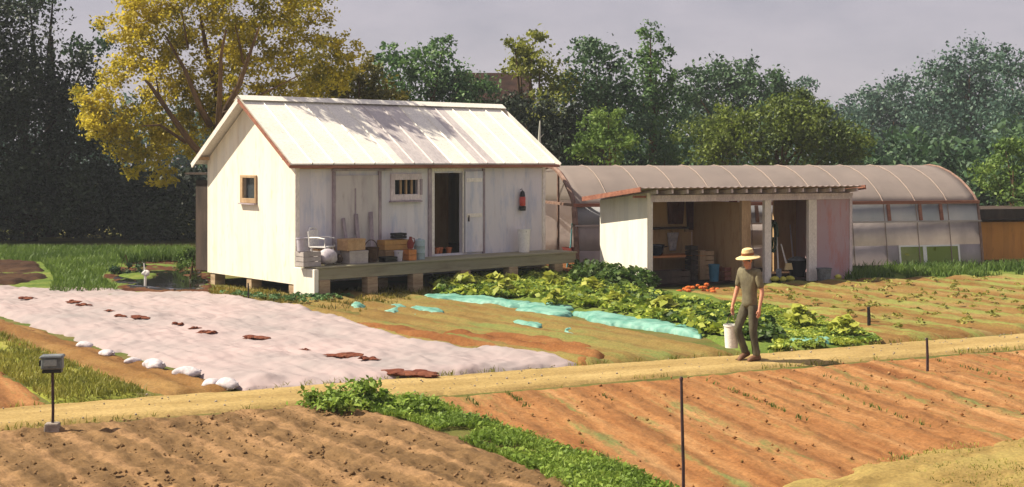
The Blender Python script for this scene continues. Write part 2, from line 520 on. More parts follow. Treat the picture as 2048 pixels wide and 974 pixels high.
L['yellow'] = leaf_mat('yellow_leaves', (.20, .20, .024), (.46, .375, .034), (.60, .49, .05), .5, .55)
L['olive'] = leaf_mat('olive_leaves', (.07, .075, .016), (.17, .15, .024), (.25, .21, .035), .35)
L['dark'] = leaf_mat('dark_leaves', (0.012, 0.020, 0.012), (0.023, 0.037, 0.020), (0.043, 0.061, 0.031), .12)
L['deep'] = leaf_mat('deep_green_leaves', (0.023, 0.053, 0.030), (0.053, 0.110, 0.049), (0.098, 0.169, 0.071), .25)
L['mid'] = leaf_mat('green_leaves', (0.038, 0.090, 0.038), (0.086, 0.172, 0.059), (0.155, 0.259, 0.078), .3)
L['bright'] = leaf_mat('bright_green_leaves', (0.066, 0.120, 0.026), (0.120, 0.204, 0.041), (0.204, 0.288, 0.060), .35)
L['ygreen'] = leaf_mat('yellow_green_leaves', (0.098, 0.127, 0.021), (0.196, 0.218, 0.032), (0.276, 0.287, 0.046), .35)
L['teal'] = leaf_mat('blue_green_leaves', (0.031, 0.071, 0.054), (0.060, 0.122, 0.088), (0.102, 0.170, 0.112), .25)  # bluish fade of distant haze is put into the leaf colour
L['fresh'] = leaf_mat('fresh_green_leaves', (.045, .07, .018), (.10, .145, .026), (.19, .24, .042), .35)
L['crop'] = leaf_mat('crop_leaves', (0.090, 0.158, 0.024), (0.224, 0.299, 0.041), (0.448, 0.493, 0.075), .3, 1.6)
L['cropdark'] = leaf_mat('dark_crop_leaves', (.025, .055, .014), (.055, .105, .022), (.12, .18, .035), .3, 1.6)
L['lime'] = leaf_mat('lime_leaves', (.24, .28, .035), (.34, .37, .055), (.44, .45, .08), .3, 2)
L['grass'] = leaf_mat('grass_blades', (.045, .09, .016), (.085, .15, .026), (.13, .20, .035), .3, .5)
L['lawn'] = leaf_mat('lawn_blades', (.075, .13, .022), (.12, .195, .035), (.17, .25, .045), .3, .3)
L['strip'] = leaf_mat('weedy_strip_blades', (.11, .18, .022), (.18, .28, .036), (.28, .37, .06), .3, 1.2)
L['dry'] = leaf_mat('yellowed_grass', (.14, .15, .025), (.24, .235, .04), (.34, .31, .07), .3, 1.0)


# ------------------------------------------------------------------ ground sheets
def field(name, px, rows, mat, spacing=0.6, amp=0.06, base=0.02, cell=(0.08, 0.06), clod=0.05, seed=1, wob=0.12, sharp=1.0, kind='structure', fall=0.3, smooth=True, wrinkle=0.0, edge=0.12, skirt=0.16):
    """a sheet of worked earth (or cloth) with furrows along the picture line ROWS, cut to the polygon PX on the ground"""
    a, b = gp(*rows[0]), gp(*rows[1])
    ang = math.atan2(b.y - a.y, b.x - a.x)
    c, s = math.cos(ang), math.sin(ang)
    poly = poly_px(px)
    o = np.array(poly).mean(0)
    loc = [((x - o[0]) * c + (y - o[1]) * s, -(x - o[0]) * s + (y - o[1]) * c) for x, y in poly]
    A = np.array(loc); lo, hi = A.min(0), A.max(0)
    nu, nv = int((hi[0] - lo[0]) / cell[0]) + 2, int((hi[1] - lo[1]) / cell[1]) + 2
    U, W = np.meshgrid(np.linspace(lo[0], hi[0], nu), np.linspace(lo[1], hi[1], nv), indexing='ij')
    u, v = U.ravel(), W.ravel()
    P = np.stack([u + edge * 2 * fbm(u * 2, v * 2, seed + 31), v + edge * 2 * fbm(u * 2, v * 2, seed + 47)], 1)
    ins = inside(P, loc)
    d = edge_dist(P, loc)
    fade = np.clip(d / fall, 0, 1); fade = fade * fade * (3 - 2 * fade)
    ph = v / spacing + wob * 2 * fbm(u * .35, v * .5, seed + 3)
    prof = 0.5 + 0.5 * np.cos(ph * 2 * math.pi)
    prof = prof ** sharp
    z = base + fade * (amp * prof * (0.75 + 1.0 * fbm(u * .8, v * .8, seed + 9)) + clod * (fbm(u * 7, v * 7, seed, 4) + .25) + clod * .8 * fbm(u * 2.2, v * 2.2, seed + 5))
    if wrinkle:
        z += fade * wrinkle * (np.abs(fbm(u * .9 + v * .8, v * 2.6, seed + 13, 4)) * 2.0 + np.abs(fbm(u * 3.2, v * 1.3 + u, seed + 17, 3)))
    e0 = .004 + .0006 * seed; z = e0 + (np.maximum(z, e0) - e0) * np.clip(d / skirt, 0, 1)
    idx = np.arange(nu * nv).reshape(nu, nv)
    q = np.stack([idx[:-1, :-1], idx[1:, :-1], idx[1:, 1:], idx[:-1, 1:]], -1).reshape(-1, 4)
    q = q[ins[q].all(1)]
    cnt = np.bincount(q.ravel(), minlength=nu * nv); z = np.where(cnt < 4, -.02, z)
    use = np.unique(q); mp_ = np.full(nu * nv, -1); mp_[use] = np.arange(len(use))
    ob = quick(name, np.stack([u, v, z], 1)[use], mp_[q], mat, smooth=smooth)
    ob.location = (o[0], o[1], 0); ob.rotation_euler = (0, 0, ang)
    if kind: ob['kind'] = kind
    return ob


def blades(name, P, h, w, mat, z0=0.0, lean=0.5, seed=0, parent=None):
    """tapering bent blades at the points P"""
    r = np.random.default_rng(seed); n = len(P)
    an = r.random(n) * 6.283; ht = h * (0.45 + 0.9 * r.random(n)); wd = w * (0.6 + .8 * r.random(n))
    dx, dy = np.cos(an), np.sin(an); ln = ht * lean * (0.3 + r.random(n)); la = r.random(n) * 6.283
    z0 = np.broadcast_to(z0, (n,))
    base = np.stack([P[:, 0], P[:, 1], z0], 1)
    sd_ = np.stack([dx * wd / 2, dy * wd / 2, np.zeros(n)], 1)
    mid = base + np.stack([np.cos(la) * ln * .3, np.sin(la) * ln * .3, ht * .6], 1)
    tip = base + np.stack([np.cos(la) * ln, np.sin(la) * ln, ht], 1)
    V = np.stack([base - sd_, base + sd_, mid + sd_ * .75, mid - sd_ * .75, tip + sd_ * .12, tip - sd_ * .12], 1).reshape(-1, 3)
    k = np.arange(n)[:, None] * 6
    F_ = np.concatenate([k + np.array([0, 1, 2, 3]), k + np.array([3, 2, 4, 5])])
    return quick(name, V, F_, mat, parent=parent)


def leafcards(C, size, seed=0, up=0.2, aspect=0.6):
    """folded leaf quads around the points C; returns vertices and faces"""
    r = np.random.default_rng(seed); n = len(C)
    nrm = r.normal(size=(n, 3)); nrm[:, 2] = np.abs(nrm[:, 2]) * (0.6 + up) + up; nrm /= np.linalg.norm(nrm, axis=1)[:, None]
    t = r.normal(size=(n, 3)); t -= nrm * (t * nrm).sum(1)[:, None]; t /= np.linalg.norm(t, axis=1)[:, None]
    b = np.cross(nrm, t)
    s = (size * (0.55 + 0.9 * r.random(n)))[:, None]
    V = np.stack([C - t * s * .5, C + b * s * aspect * .5 + nrm * s * .10, C + t * s * .5, C - b * s * aspect * .5 + nrm * s * .10], 1).reshape(-1, 3)
    F_ = np.arange(n)[:, None] * 4 + np.array([0, 1, 2, 3])
    return V, F_


def crown_points(clumps, leaf, dens=1.0, seed=0, gap=0.35):
    """clumps: (centre, radius); leaves gather round sub-clumps so that the outline is uneven and gaps stay open"""
    r = np.random.default_rng(seed); out = []
    for c, rad in clumps:
        ns = max(5, int(20 * min(rad, 3) ** 1.0))
        d = r.normal(size=(ns, 3)); d /= np.linalg.norm(d, axis=1)[:, None]
        sub = np.array(c) + d * rad * (0.35 + 0.65 * r.random(ns) ** .5)[:, None] * np.array([1, 1, .85])
        sr = rad * (0.22 + 0.24 * r.random(ns)) * (1.2 - gap * .5)
        n = int(dens * 62 * rad * rad / (leaf * leaf) / 2.0)
        which = r.integers(0, ns, n)
        p = sub[which] + r.normal(size=(n, 3)) * (sr[which] * .62)[:, None] * np.array([1, 1, .72])
        out.append(p)
    return np.concatenate(out)


def tree(name, cl, D, leafmat, label, cat='tree', leaf=0.2, trunk=None, bark='bark', dens=1.0, seed=0, group=None, spread=1.0, limbs=True, zmin=0.1, gap=.35, grow=1.22, over=None):
    """cl: crown clumps as picture points and radii at distance D; the crown also gets its own depth"""
    r = random.Random(seed + 5)
    cs = []
    for (px, py, rp) in cl:
        rad = rp * grow * D / FOC
        p = wp(px, py, D)
        p.y += r.uniform(-.9, .9) * rad * spread
        cs.append((tuple(p), rad))
    cxm = sum(c[0][0] for c in cs) / len(cs)
    root = empty(name, (cxm if trunk is None else wp(trunk, 0, D).x, D, 0))
    tag(root, label, cat, group)
    off = np.array(root.location)
    leaf *= .74
    P = crown_points(cs, leaf, dens, seed, gap)
    if over: P = np.concatenate([P, crown_points(over, leaf, dens * 1.0, seed + 3, .9)])
    P = P[P[:, 2] > zmin]
    V, F_ = leafcards(P - off, leaf, seed)
    quick('crown', V, F_, leafmat, root)
    m = MB(); zt = max(c[0][2] for c in cs)
    zl = min(c[0][2] for c in cs)
    h0 = max(.6, zl * .55)
    tr = max(.10, .03 * zt) if cat != 'bush' else .02
    top = Vector((r.uniform(-.3, .3), r.uniform(-.3, .3), zt * .8))
    m.tube([(0, 0, -.1), (0.02, 0, .25), (top.x * .3, top.y * .3, h0), (top.x * .7, top.y * .7, (h0 + zt * .8) / 2), top], [tr * 1.35, tr, tr * .85, tr * .55, tr * .15], 8)
    if limbs:
        for c, rad in cs:
            e = Vector(c) - Vector(off)
            s0 = Vector((top.x * .4, top.y * .4, min(max(h0, e.z * .55), e.z)))
            mid = (s0 + e) / 2 + Vector((r.uniform(-.2, .2), r.uniform(-.2, .2), -.12 * (e - s0).length))
            m.tube([s0, mid, e], [tr * .45, tr * .28, tr * .06], 6)
    m.build('trunk', M[bark], root)
    return root


# ================================================================== GROUND
gxs = np.concatenate([[-400, -200], np.linspace(-120, 120, 49), [200, 400]]); gys = np.concatenate([[-60, 0], np.linspace(5, 125, 49), [250, 600]])
GX, GY = np.meshgrid(gxs, gys, indexing='ij'); gi = np.arange(GX.size).reshape(GX.shape)
quick('ground', np.stack([GX.ravel(), GY.ravel(), np.zeros(GX.size)], 1), np.stack([gi[:-1, :-1], gi[1:, :-1], gi[1:, 1:], gi[:-1, 1:]], -1).reshape(-1, 4),
      soil_mat('rough_grass_earth', [(.075, .085, .022), (.12, .115, .032), (.16, .12, .05)], None, .8, (1, 1, 1), weeds=((.07, .12, .022), .5)))['kind'] = 'structure'

soil_orange = soil_mat('orange_soil', [(.175, .070, .026), (.285, .135, .052), (.38, .215, .096)], (.62, (.17, .085, .036), .55), 1.0, (.14, 2.2, 1), weeds=((.14, .18, .06), .54), bump=.6)
soil_brown = soil_mat('brown_soil', [(.10, .060, .028), (.165, .100, .047), (.25, .15, .07)], (.58, (.31, .185, .092), .75), 1.1, (.16, 2.2, 1), bump=.6)
soil_red = soil_mat('reddish_brown_soil', [(.13, .048, .018), (.20, .085, .03), (.25, .125, .048)], None, .9, (.35, 1.5, 1))
soil_far = soil_mat('tan_far_soil', [(.13, .066, .022), (.20, .118, .040), (.25, .18, .075)], (1.3, (.20, .225, .06), .9), .7, (.16, 2.4, 1), weeds=((.17, .18, .05), .56))
soil_mid = soil_mat('olive_soil', [(.15, .085, .027), (.20, .14, .047), (.19, .175, .055)], None, .9, (.2, 1.8, 1), weeds=((.13, .17, .05), .52))
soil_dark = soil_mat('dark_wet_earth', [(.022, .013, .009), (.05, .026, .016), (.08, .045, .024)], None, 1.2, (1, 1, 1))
soil_bank = soil_mat('brown_bank', [(.05, .02, .012), (.09, .036, .018), (.13, .065, .03)], None, 1.2, (1, 1, 1))
green_under = soil_mat('green_undergrowth', [(.06, .10, .02), (.11, .16, .03), (.17, .19, .045)], None, 1.2, (1, 1, 1))
dry_under = soil_mat('yellow_green_turf', [(.15, .17, .03), (.22, .235, .04), (.31, .28, .08)], None, 1.2, (.4, 1.3, 1))
path_m = soil_mat('sandy_path', [(.26, .18, .068), (.335, .24, .096), (.41, .30, .13)], (.75, (.25, .17, .065), .45), 1.0, (.35, 1.5, 1), bump=.35)

# path running across the plot
path_px = [(-160, 829), (0, 820), (300, 797), (620, 774), (900, 754), (1160, 734), (1480, 713), (1760, 691), (2048, 670), (2200, 658),
           (2200, 688), (2048, 699), (1760, 722), (1480, 744), (1200, 768), (930, 790), (620, 812), (300, 838), (0, 864), (-160, 878)]
field('path', path_px, ((0, 840), (2048, 685)), path_m, 5, 0.0, 0.05, (0.07, 0.07), 0.02, 3, edge=.05, fall=.1)

field('soil_plot_orange', [(690, 812), (930, 792), (1200, 770), (1480, 746), (1760, 724), (2250, 684), (2250, 1010), (1380, 1010), (1200, 930), (980, 852), (800, 800)],
      ((1400, 765), (1850, 950)), soil_orange, 0.62, 0.032, 0.02, (0.06, 0.035), 0.075, 5, sharp=3.0)
field('soil_plot_brown', [(-150, 880), (0, 866), (300, 840), (620, 814), (720, 812), (860, 855), (1010, 910), (1260, 1010), (-150, 1010)],
      ((270, 840), (570, 974)), soil_brown, 0.58, 0.024, 0.02, (0.045, 0.028), 0.12, 8, sharp=.8, wob=.3)
# bed on the far side of the path, left of the sheet
field('soil_strip_brown', [(-150, 598), (0, 636), (110, 670), (300, 730), (480, 782), (330, 795), (250, 770), (100, 715), (-150, 640)],
      ((110, 680), (400, 780)), soil_mat('brown_strip', [(.12, .055, .02), (.19, .10, .035), (.24, .145, .055)], None, .9, (.3, 1.5, 1)), .5, .07, .02, (.07, .05), .06, 12)
field('grass_strip_ground', [(-150, 632), (0, 668), (110, 716), (300, 794), (100, 811), (0, 745), (-150, 690)], ((0, 690), (200, 800)), dry_under, 2, .02, .03, (.09, .06), .04, 14)
field('soil_corner_orange', [(-150, 685), (0, 740), (112, 813), (0, 822), (-150, 830)], ((0, 720), (100, 800)), soil_orange, .5, .06, .02, (.08, .06), .05, 15)
field('soil_bed_middle', [(560, 612), (640, 585), (860, 596), (1000, 612), (1200, 650), (1400, 690), (1480, 712), (1160, 734), (1080, 712), (860, 696), (700, 645)],
      ((700, 625), (1200, 715)), soil_mid, .8, .10, .02, (.08, .05), .06, 16)
field('soil_edge_red', [(690, 640), (880, 672), (1100, 680), (1240, 716), (1170, 734), (1080, 708), (860, 692)], ((700, 640), (1100, 700)), soil_red, .5, .10, .06, (.07, .05), .07, 17)
field('soil_plot_far', [(1370, 588), (1500, 572), (1700, 562), (2250, 548), (2250, 654), (2048, 668), (1760, 690), (1660, 660), (1500, 610)],
      ((1560, 590), (2048, 655)), soil_far, 1.3, .11, .02, (.09, .06), .07, 19)
field('lawn', [(-250, 497), (0, 499), (200, 501), (420, 503), (440, 545), (418, 598), (200, 600), (-250, 590)], ((0, 540), (400, 540)), green_under, 3, .05, .01, (.16, .16), .06, 21)
field('bed_ground_green', [(850, 560), (1000, 548), (1200, 568), (1400, 588), (1560, 640), (1760, 692), (1490, 712), (1390, 672), (1200, 640), (1000, 606), (860, 600)],
      ((860, 580), (1500, 690)), green_under, .9, .10, .02, (.1, .06), .06, 22)
field('verge', [(1680, 566), (1700, 540), (2250, 530), (2250, 556), (1900, 560)], ((1700, 550), (2100, 545)), green_under, 3, .03, .03, (.12, .12), .05, 23)
field('house_verge', [(410, 600), (420, 575), (640, 585), (900, 560), (1000, 560), (860, 600), (700, 642), (560, 616)], ((420, 590), (700, 610)), soil_mat('weedy_verge', [(.09, .095, .025), (.16, .13, .04), (.20, .12, .05)], None, 1.4, (1, 1, 1)), 3, .03, .015, (.1, .1), .06, 24)
field('pond_bank', [(195, 556), (240, 530), (330, 521), (425, 524), (425, 598), (330, 596), (240, 588)], ((200, 550), (400, 550)), soil_bank, 4.2, .03, .02, (.08, .08), .10, 26, edge=.35)
field('wet_earth', [(-250, 524), (0, 524), (85, 528), (104, 556), (40, 574), (-250, 580)], ((0, 550), (90, 550)), soil_dark, 1.8, .12, .03, (.1, .1), .1, 27)
wm, wtr, wb = nodes('dark_pond_water')
wb.inputs['Base Color'].default_value = (.012, .011, .009, 1); wb.inputs['Roughness'].default_value = .06
nn = N(wtr, 'ShaderNodeTexNoise', Scale=4.0, Detail=4.0); wtr.links.new(obj_coord(wtr), nn.inputs['Vector'])
bb = N(wtr, 'ShaderNodeBump', Strength=.15, Distance=.03); wtr.links.new(nn.outputs['Fac'], bb.inputs['Height']); wtr.links.new(bb.outputs[0], wb.inputs['Normal'])
field('pond_water', [(215, 558), (260, 548), (330, 545), (415, 546), (418, 584), (340, 588), (250, 580)], ((200, 560), (400, 560)), wm, 9, 0, .085, (.1, .1), 0, 28, edge=.3)
isl = field('pond_weed', [(228, 556), (262, 550), (322, 552), (318, 562), (270, 566), (240, 562)], ((230, 556), (320, 556)), green_under, 2, .05, .08, (.08, .08), .06, 29, kind='stuff')

# ================================================================== ROW COVER
cov_px = [(-200, 580), (60, 578), (240, 585), (415, 592), (520, 606), (600, 616), (700, 644), (790, 672), (860, 692), (960, 704), (1080, 704), (1168, 732),
          (900, 752), (700, 770), (484, 784), (430, 770), (372, 748), (300, 728), (214, 702), (104, 666), (0, 634), (-200, 592)]
cover = field('row_cover', cov_px, ((320, 630), (1000, 745)), M['cover'], 1.5, .07, .05, (.05, .035), .010, 41, kind=None, sharp=.8, wob=.25, fall=.35, wrinkle=.10, edge=.18)
_cv = np.array([tuple(cover.matrix_basis @ v.co) for v in cover.data.vertices])
def cover_z(x, y): return float(_cv[np.argmin((_cv[:, 0] - x) ** 2 + (_cv[:, 1] - y) ** 2), 2])

tag(cover, 'wide pale pinkish sheet of row cover spread over the beds', 'row cover')

for i, (x, y, w) in enumerate([(168, 684, 30), (214, 700, 30), (265, 714, 26), (308, 724, 44), (374, 740, 46), (424, 760, 38), (454, 762, 46)]):
    p = gp(x, y, .12); k = p.y / FOC
    b = MB().lump((0, 0, 0), (w * k * 1.15, w * k * .85, w * k * .62), seed=i, rough=.3)
    kn = MB().lump((w * k * .52, .01, w * k * .1), (w * k * .22, w * k * .16, w * k * .14), seed=i + 40, n=6)
    w *= .72
    e = empty('sandbag', (p.x, p.y, max(0.02, cover_z(p.x, p.y)) + w * k * .2), random.uniform(-.6, .6))
    b.build('bag', M['bag'], e); kn.build('knot', M['bag'], e)
    tag(e, ['small pale sandbag on the sheet edge, farthest from the path', 'pale sandbag, second from the far end of the edge row',
            'smallest rounded pale sandbag, third along the sheet edge', 'broad white sandbag in the middle of the edge row',
            'plump white sandbag, third from the path end of the row', 'flat pinkish sandbag beside the bag nearest the path', 'large white sandbag at the path corner of the sheet'][i],
        'sandbag', 'white sandbags weighing down the edge of the row cover')
clod_shade_mat = soil_mat('dark_red_earth', [(.085, .026, .018), (.14, .045, .028), (.19, .075, .045)], None, 3.0, (1, 1, 1))
clods = [(190, 692, 20), (240, 703, 22), (285, 718, 22), (338, 728, 28), (402, 743, 34), (482, 765, 30), (63, 648, 22), (114, 666, 24), (233, 702, 26), (56, 593, 34), (147, 603, 40), (168, 608, 30), (220, 619, 22), (243, 629, 30), (284, 634, 46), (357, 646, 24), (391, 652, 24), (414, 661, 40), (513, 673, 58), (608, 693, 18), (691, 705, 70), (737, 714, 34), (812, 738, 110)]  # first six are dark lumps standing in for the sandbags' cast shade
clab = ['dark clod beside the first sandbag from the far end', 'dark clod between the second and third sandbags', 'small dark clod right of the smallest sandbag', 'dark clod right of the broad middle sandbag', 'dark clod right of the plump third sandbag', 'dark clod past the last sandbag at the path corner', 'little clod of earth at the far end of the sandbag edge', 'small earth clod on the sheet edge beyond the first sandbag', 'red brown clod between two sandbags on the sheet edge',
        'long low clod at the far left of the sheet', 'broad clod near the back edge of the sheet, beside a smaller one', 'smaller clod touching the broad one near the back edge',
        'tiny clod, first after the gap in the middle line', 'squarish clod, second after the gap in the middle line', 'wide flat clod, third after the gap in the middle line',
        'small round clod ahead of a close pair on the sheet', 'first and smaller of the close pair of clods', 'second and wider of the close pair of clods',
        'large ragged clod in the middle of the sheet', 'lone tiny clod between the two largest middle heaps', 'broad red clod with a smaller one at its right', 'small clod to the right of a broad red one', 'largest streak of dark red earth on the sheet beside the path']
for i, (x, y, w) in enumerate(clods):
    p = gp(x, y, .15); k = p.y / FOC
    b = MB(); r = random.Random(i)
    b.lump((0, 0, 0), (w * k * .95, w * k * .38, .035 + w * k * .03), seed=i + 900, n=9, rough=.9)
    for q in range(3 + (w > 30) * 3 + (w > 60) * 4):
        b.lump((r.uniform(-.42, .42) * w * k, r.uniform(-.2, .2) * w * k * .8, r.uniform(0, .02)), (w * k * r.uniform(.25, .5), w * k * r.uniform(.2, .4), .04 + w * k * .05), seed=i * 9 + q, n=7, rough=.5)
    o = b.build('soil_clod', clod_shade_mat)
    o.location = (p.x, p.y, cover_z(p.x, p.y) + .012); o.rotation_euler.z = -.25
    tag(o, clab[i], 'soil clod', 'clods of earth weighing down the row cover')

# turquoise film laid along the crop bed
TQ = [([(842, 598), (900, 594), (985, 600), (1070, 612), (1068, 622), (1000, 616), (905, 606), (850, 606)], 'long turquoise film strip at the house end of the crop bed'),
      ([(1040, 612), (1140, 618), (1142, 636), (1090, 640), (1050, 630)], 'short wide turquoise film piece between two longer ones'),
      ([(1150, 628), (1240, 636), (1340, 652), (1420, 668), (1410, 678), (1300, 664), (1200, 650)], 'long turquoise film strip running towards the walking man'),
      ([(692, 612), (732, 608), (736, 626), (700, 630)], 'small turquoise scrap near the porch piers'),
      ([(770, 618), (806, 614), (800, 632), (762, 632)], 'faint turquoise scrap beside the porch, right of the smallest'),
      ([(820, 622), (880, 624), (884, 638), (830, 634)], 'turquoise scrap in the brown bed below the long strip'),
      ([(1020, 648), (1080, 654), (1076, 666), (1028, 660)], 'bright turquoise scrap lying alone on the brown soil'),
      ([(1560, 688), (1660, 680), (1668, 692), (1580, 700)], 'pale turquoise film piece behind the path, right of the man'),
      ([(1136, 664), (1156, 662), (1158, 676), (1140, 678)], 'tiny turquoise scrap near the red soil edge')]
for i, (pp, lb) in enumerate(TQ):
    o = field('film_strip', pp, ((900, 600), (1400, 690)), M['teal'], .7, .012, .095, (.03, .022), .012, 60 + i, kind=None, wrinkle=.05, fall=.10, edge=.32, smooth=False)
    tag(o, lb, 'film strip', 'turquoise film strips along the crop bed')

# ================================================================== GRASS AND CROPS (uncountable)
def blade_area(name, px, n, h, w, mat, z0=.03, seed=0, lean=.6):
    P = scatter(poly_px(px), n)
    keep = fbm(P[:, 0] * 1.3, P[:, 1] * 1.3, seed + 70) > -.12
    return tag(blades(name, P[keep], h, w, mat, z0, lean, seed), kind='stuff')

blade_area('lawn_grass', [(-200, 498), (420, 500), (420, 528), (240, 530), (200, 560), (240, 590), (100, 590), (110, 560), (80, 526), (-200, 524)], 26000, .16, .03, L['lawn'], .05, 1)
blade_area('bank_grass', [(240, 524), (330, 519), (420, 521), (420, 534), (330, 527), (250, 534)], 3500, .28, .03, L['grass'], .1, 2)
blade_area('strip_grass', [(-150, 634), (0, 672), (110, 720), (296, 794), (100, 809), (0, 750), (-150, 700)], 9000, .09, .018, L['dry'], .05, 3)
blade_area('verge_grass', [(1690, 563), (1700, 540), (2200, 532), (2200, 555), (1900, 558)], 6000, .22, .035, L['grass'], .04, 4)
blade_area('verge_weeds', [(415, 600), (420, 578), (640, 592), (860, 566), (900, 575), (840, 600), (720, 632), (560, 612)], 3600, .12, .025, L['olive'], .02, 5)
# weedy strip across the foreground
strip_px = [(640, 800), (760, 786), (860, 806), (1000, 858), (1130, 905), (1260, 945), (1390, 1010), (1180, 1010), (1020, 930), (900, 880), (800, 840), (700, 830)]
P = scatter(poly_px(strip_px), 24000)
kp = fbm(P[:, 0] * 1.5, P[:, 1] * 1.5, 91) > -.07
tag(blades('weed_strip', P[kp], .06, .014, L['strip'], .04, .9, 6), kind='stuff')
V, F_ = leafcards(np.concatenate([P[kp][::9], np.full((len(P[kp][::9]), 1), .085)], 1) + rng.normal(size=(len(P[kp][::9]), 3)) * .02, .06, 61, .6)
tag(quick('weed_leaves', V, F_, L['strip']), kind='stuff')
# dry grass in the corner of the orange plot
field('corner_turf', [(1540, 985), (1700, 950), (1800, 918), (1930, 898), (2080, 878), (2250, 868), (2250, 1012), (1540, 1012)], ((1600, 980), (2000, 900)), soil_mat('tan_turf', [(.20, .135, .045), (.285, .205, .072), (.30, .24, .08)], None, 1.2, (.4, 1.6, 1)), 2.0, .02, .07, (.06, .04), .07, 55, edge=.4)
blade_area('corner_grass', [(1640, 975), (1760, 935), (1900, 905), (2200, 885), (2200, 1010), (1640, 1010)], 2600, .028, .010, L['dry'], .09, 8, .9)
# thin seed rows: small seedlings along the furrows
rs = []
a, b_ = gp(1400, 765), gp(1850, 950)
du = Vector((b_.x - a.x, b_.y - a.y)).normalized(); dn = Vector((-du.y, du.x))
pl = poly_px([(800, 812), (1480, 760), (2200, 705), (2200, 1010), (1400, 1010), (1000, 860)])
for i in range(-26, 26):
    if random.random() < .45: continue
    for _ in range(190):
        t = random.uniform(-9, 9)
        if math.sin(t * 1.1 + i * 2.1) + math.sin(t * .37 + i) < .35: continue
        q = a.xy + dn * (i * .62 + random.gauss(0, .02)) + du * t
        rs.append((q.x, q.y))
rs = np.array(rs); rs = rs[inside(rs, pl)]
rs = np.repeat(rs, 4, 0) + rng.normal(size=(len(rs) * 4, 2)) * .015
tag(blades('seedlings', rs, .055, .011, L['grass'], .07, .7, 9), kind='stuff')

def crumbs(name, px, n, mat, seed, s0=.03):
    P = scatter(poly_px(px), n); r = np.random.default_rng(seed)
    s = s0 * (.35 + 1.3 * r.random(n) ** 2.2)
    D0 = np.array([[1, 0, 0], [-1, 0, 0], [0, 1, 0], [0, -1, 0], [0, 0, 1], [0, 0, -.6]], float)
    V = D0[None] * s[:, None, None] * (.6 + .8 * r.random((n, 6, 1)))
    a = r.random(n) * 6.28; c_, s_ = np.cos(a), np.sin(a)
    V = np.stack([V[..., 0] * c_[:, None] - V[..., 1] * s_[:, None], V[..., 0] * s_[:, None] + V[..., 1] * c_[:, None], V[..., 2]], -1)
    V += np.stack([P[:, 0], P[:, 1], np.full(n, .06)], 1)[:, None]
    T = np.array([[0, 2, 4], [2, 1, 4], [1, 3, 4], [3, 0, 4], [2, 0, 5], [1, 2, 5], [3, 1, 5], [0, 3, 5]])
    return tag(quick(name, V.reshape(-1, 3), (np.arange(n)[:, None, None] * 6 + T).reshape(-1, 3), mat), kind='stuff')

crumbs('soil_crumbs', [(820, 812), (1480, 750), (2200, 692), (2200, 1010), (1400, 1010), (1000, 850)], 600, soil_orange, 51, .018)
crumbs('soil_crumbs', [(-150, 884), (620, 816), (760, 840), (1200, 1010), (-150, 1010)], 1200, soil_brown, 52, .02)

crumbs('path_stones', path_px, 420, M['concrete'], 53, .014)

def crop(name, px, n, size, mat, seed, h=.3):
    """leafy plants: whorls of broad leaves"""
    P = scatter(poly_px(px), n); r = np.random.default_rng(seed)
    k = 14
    C = np.repeat(P, k, 0); an = r.random(len(C)) * 6.283; rr = size * (.2 + .9 * r.random(len(C)))
    hh = np.repeat(.5 + .7 * r.random(n), k) * h * (1.15 - .55 * rr / size) + .06
    C = np.stack([C[:, 0] + np.cos(an) * rr, C[:, 1] + np.sin(an) * rr, hh], 1)
    V, F_ = leafcards(C, size * .85, seed, .55, .7)
    return tag(quick(name, V, F_, mat), kind='stuff')

crop('leafy_crop', [(870, 566), (990, 550), (1100, 556), (1220, 584), (1350, 612), (1400, 622), (1500, 640), (1540, 665), (1500, 690), (1420, 676), (1230, 634), (1060, 604), (880, 596)], 1300, .17, L['crop'], 31, .20)
crop('dark_crop', [(890, 594), (1060, 600), (1250, 630), (1420, 668), (1390, 650), (1250, 612), (1150, 575), (1200, 572), (1300, 600), (1400, 628), (1530, 654), (1560, 690), (1500, 694), (1300, 640), (1000, 590)], 420, .16, L['cropdark'], 32, .19)
crop('shed_side_plants', [(1150, 560), (1210, 566), (1300, 582), (1320, 596), (1230, 590), (1140, 575)], 140, .2, L['cropdark'], 33, .45)
crop('low_greens', [(1420, 612), (1500, 612), (1600, 632), (1700, 660), (1760, 690), (1640, 700), (1545, 706), (1560, 670)], 620, .10, L['crop'], 36, .05)
crop('plot_tufts', [(1440, 590), (1700, 570), (2200, 560), (2200, 640), (1800, 670)], 150, .09, L['dry'], 34, .12)
crop('verge_plants', [(430, 590), (560, 604), (640, 596), (700, 600), (640, 612), (540, 612)], 60, .10, L['mid'], 35, .12)
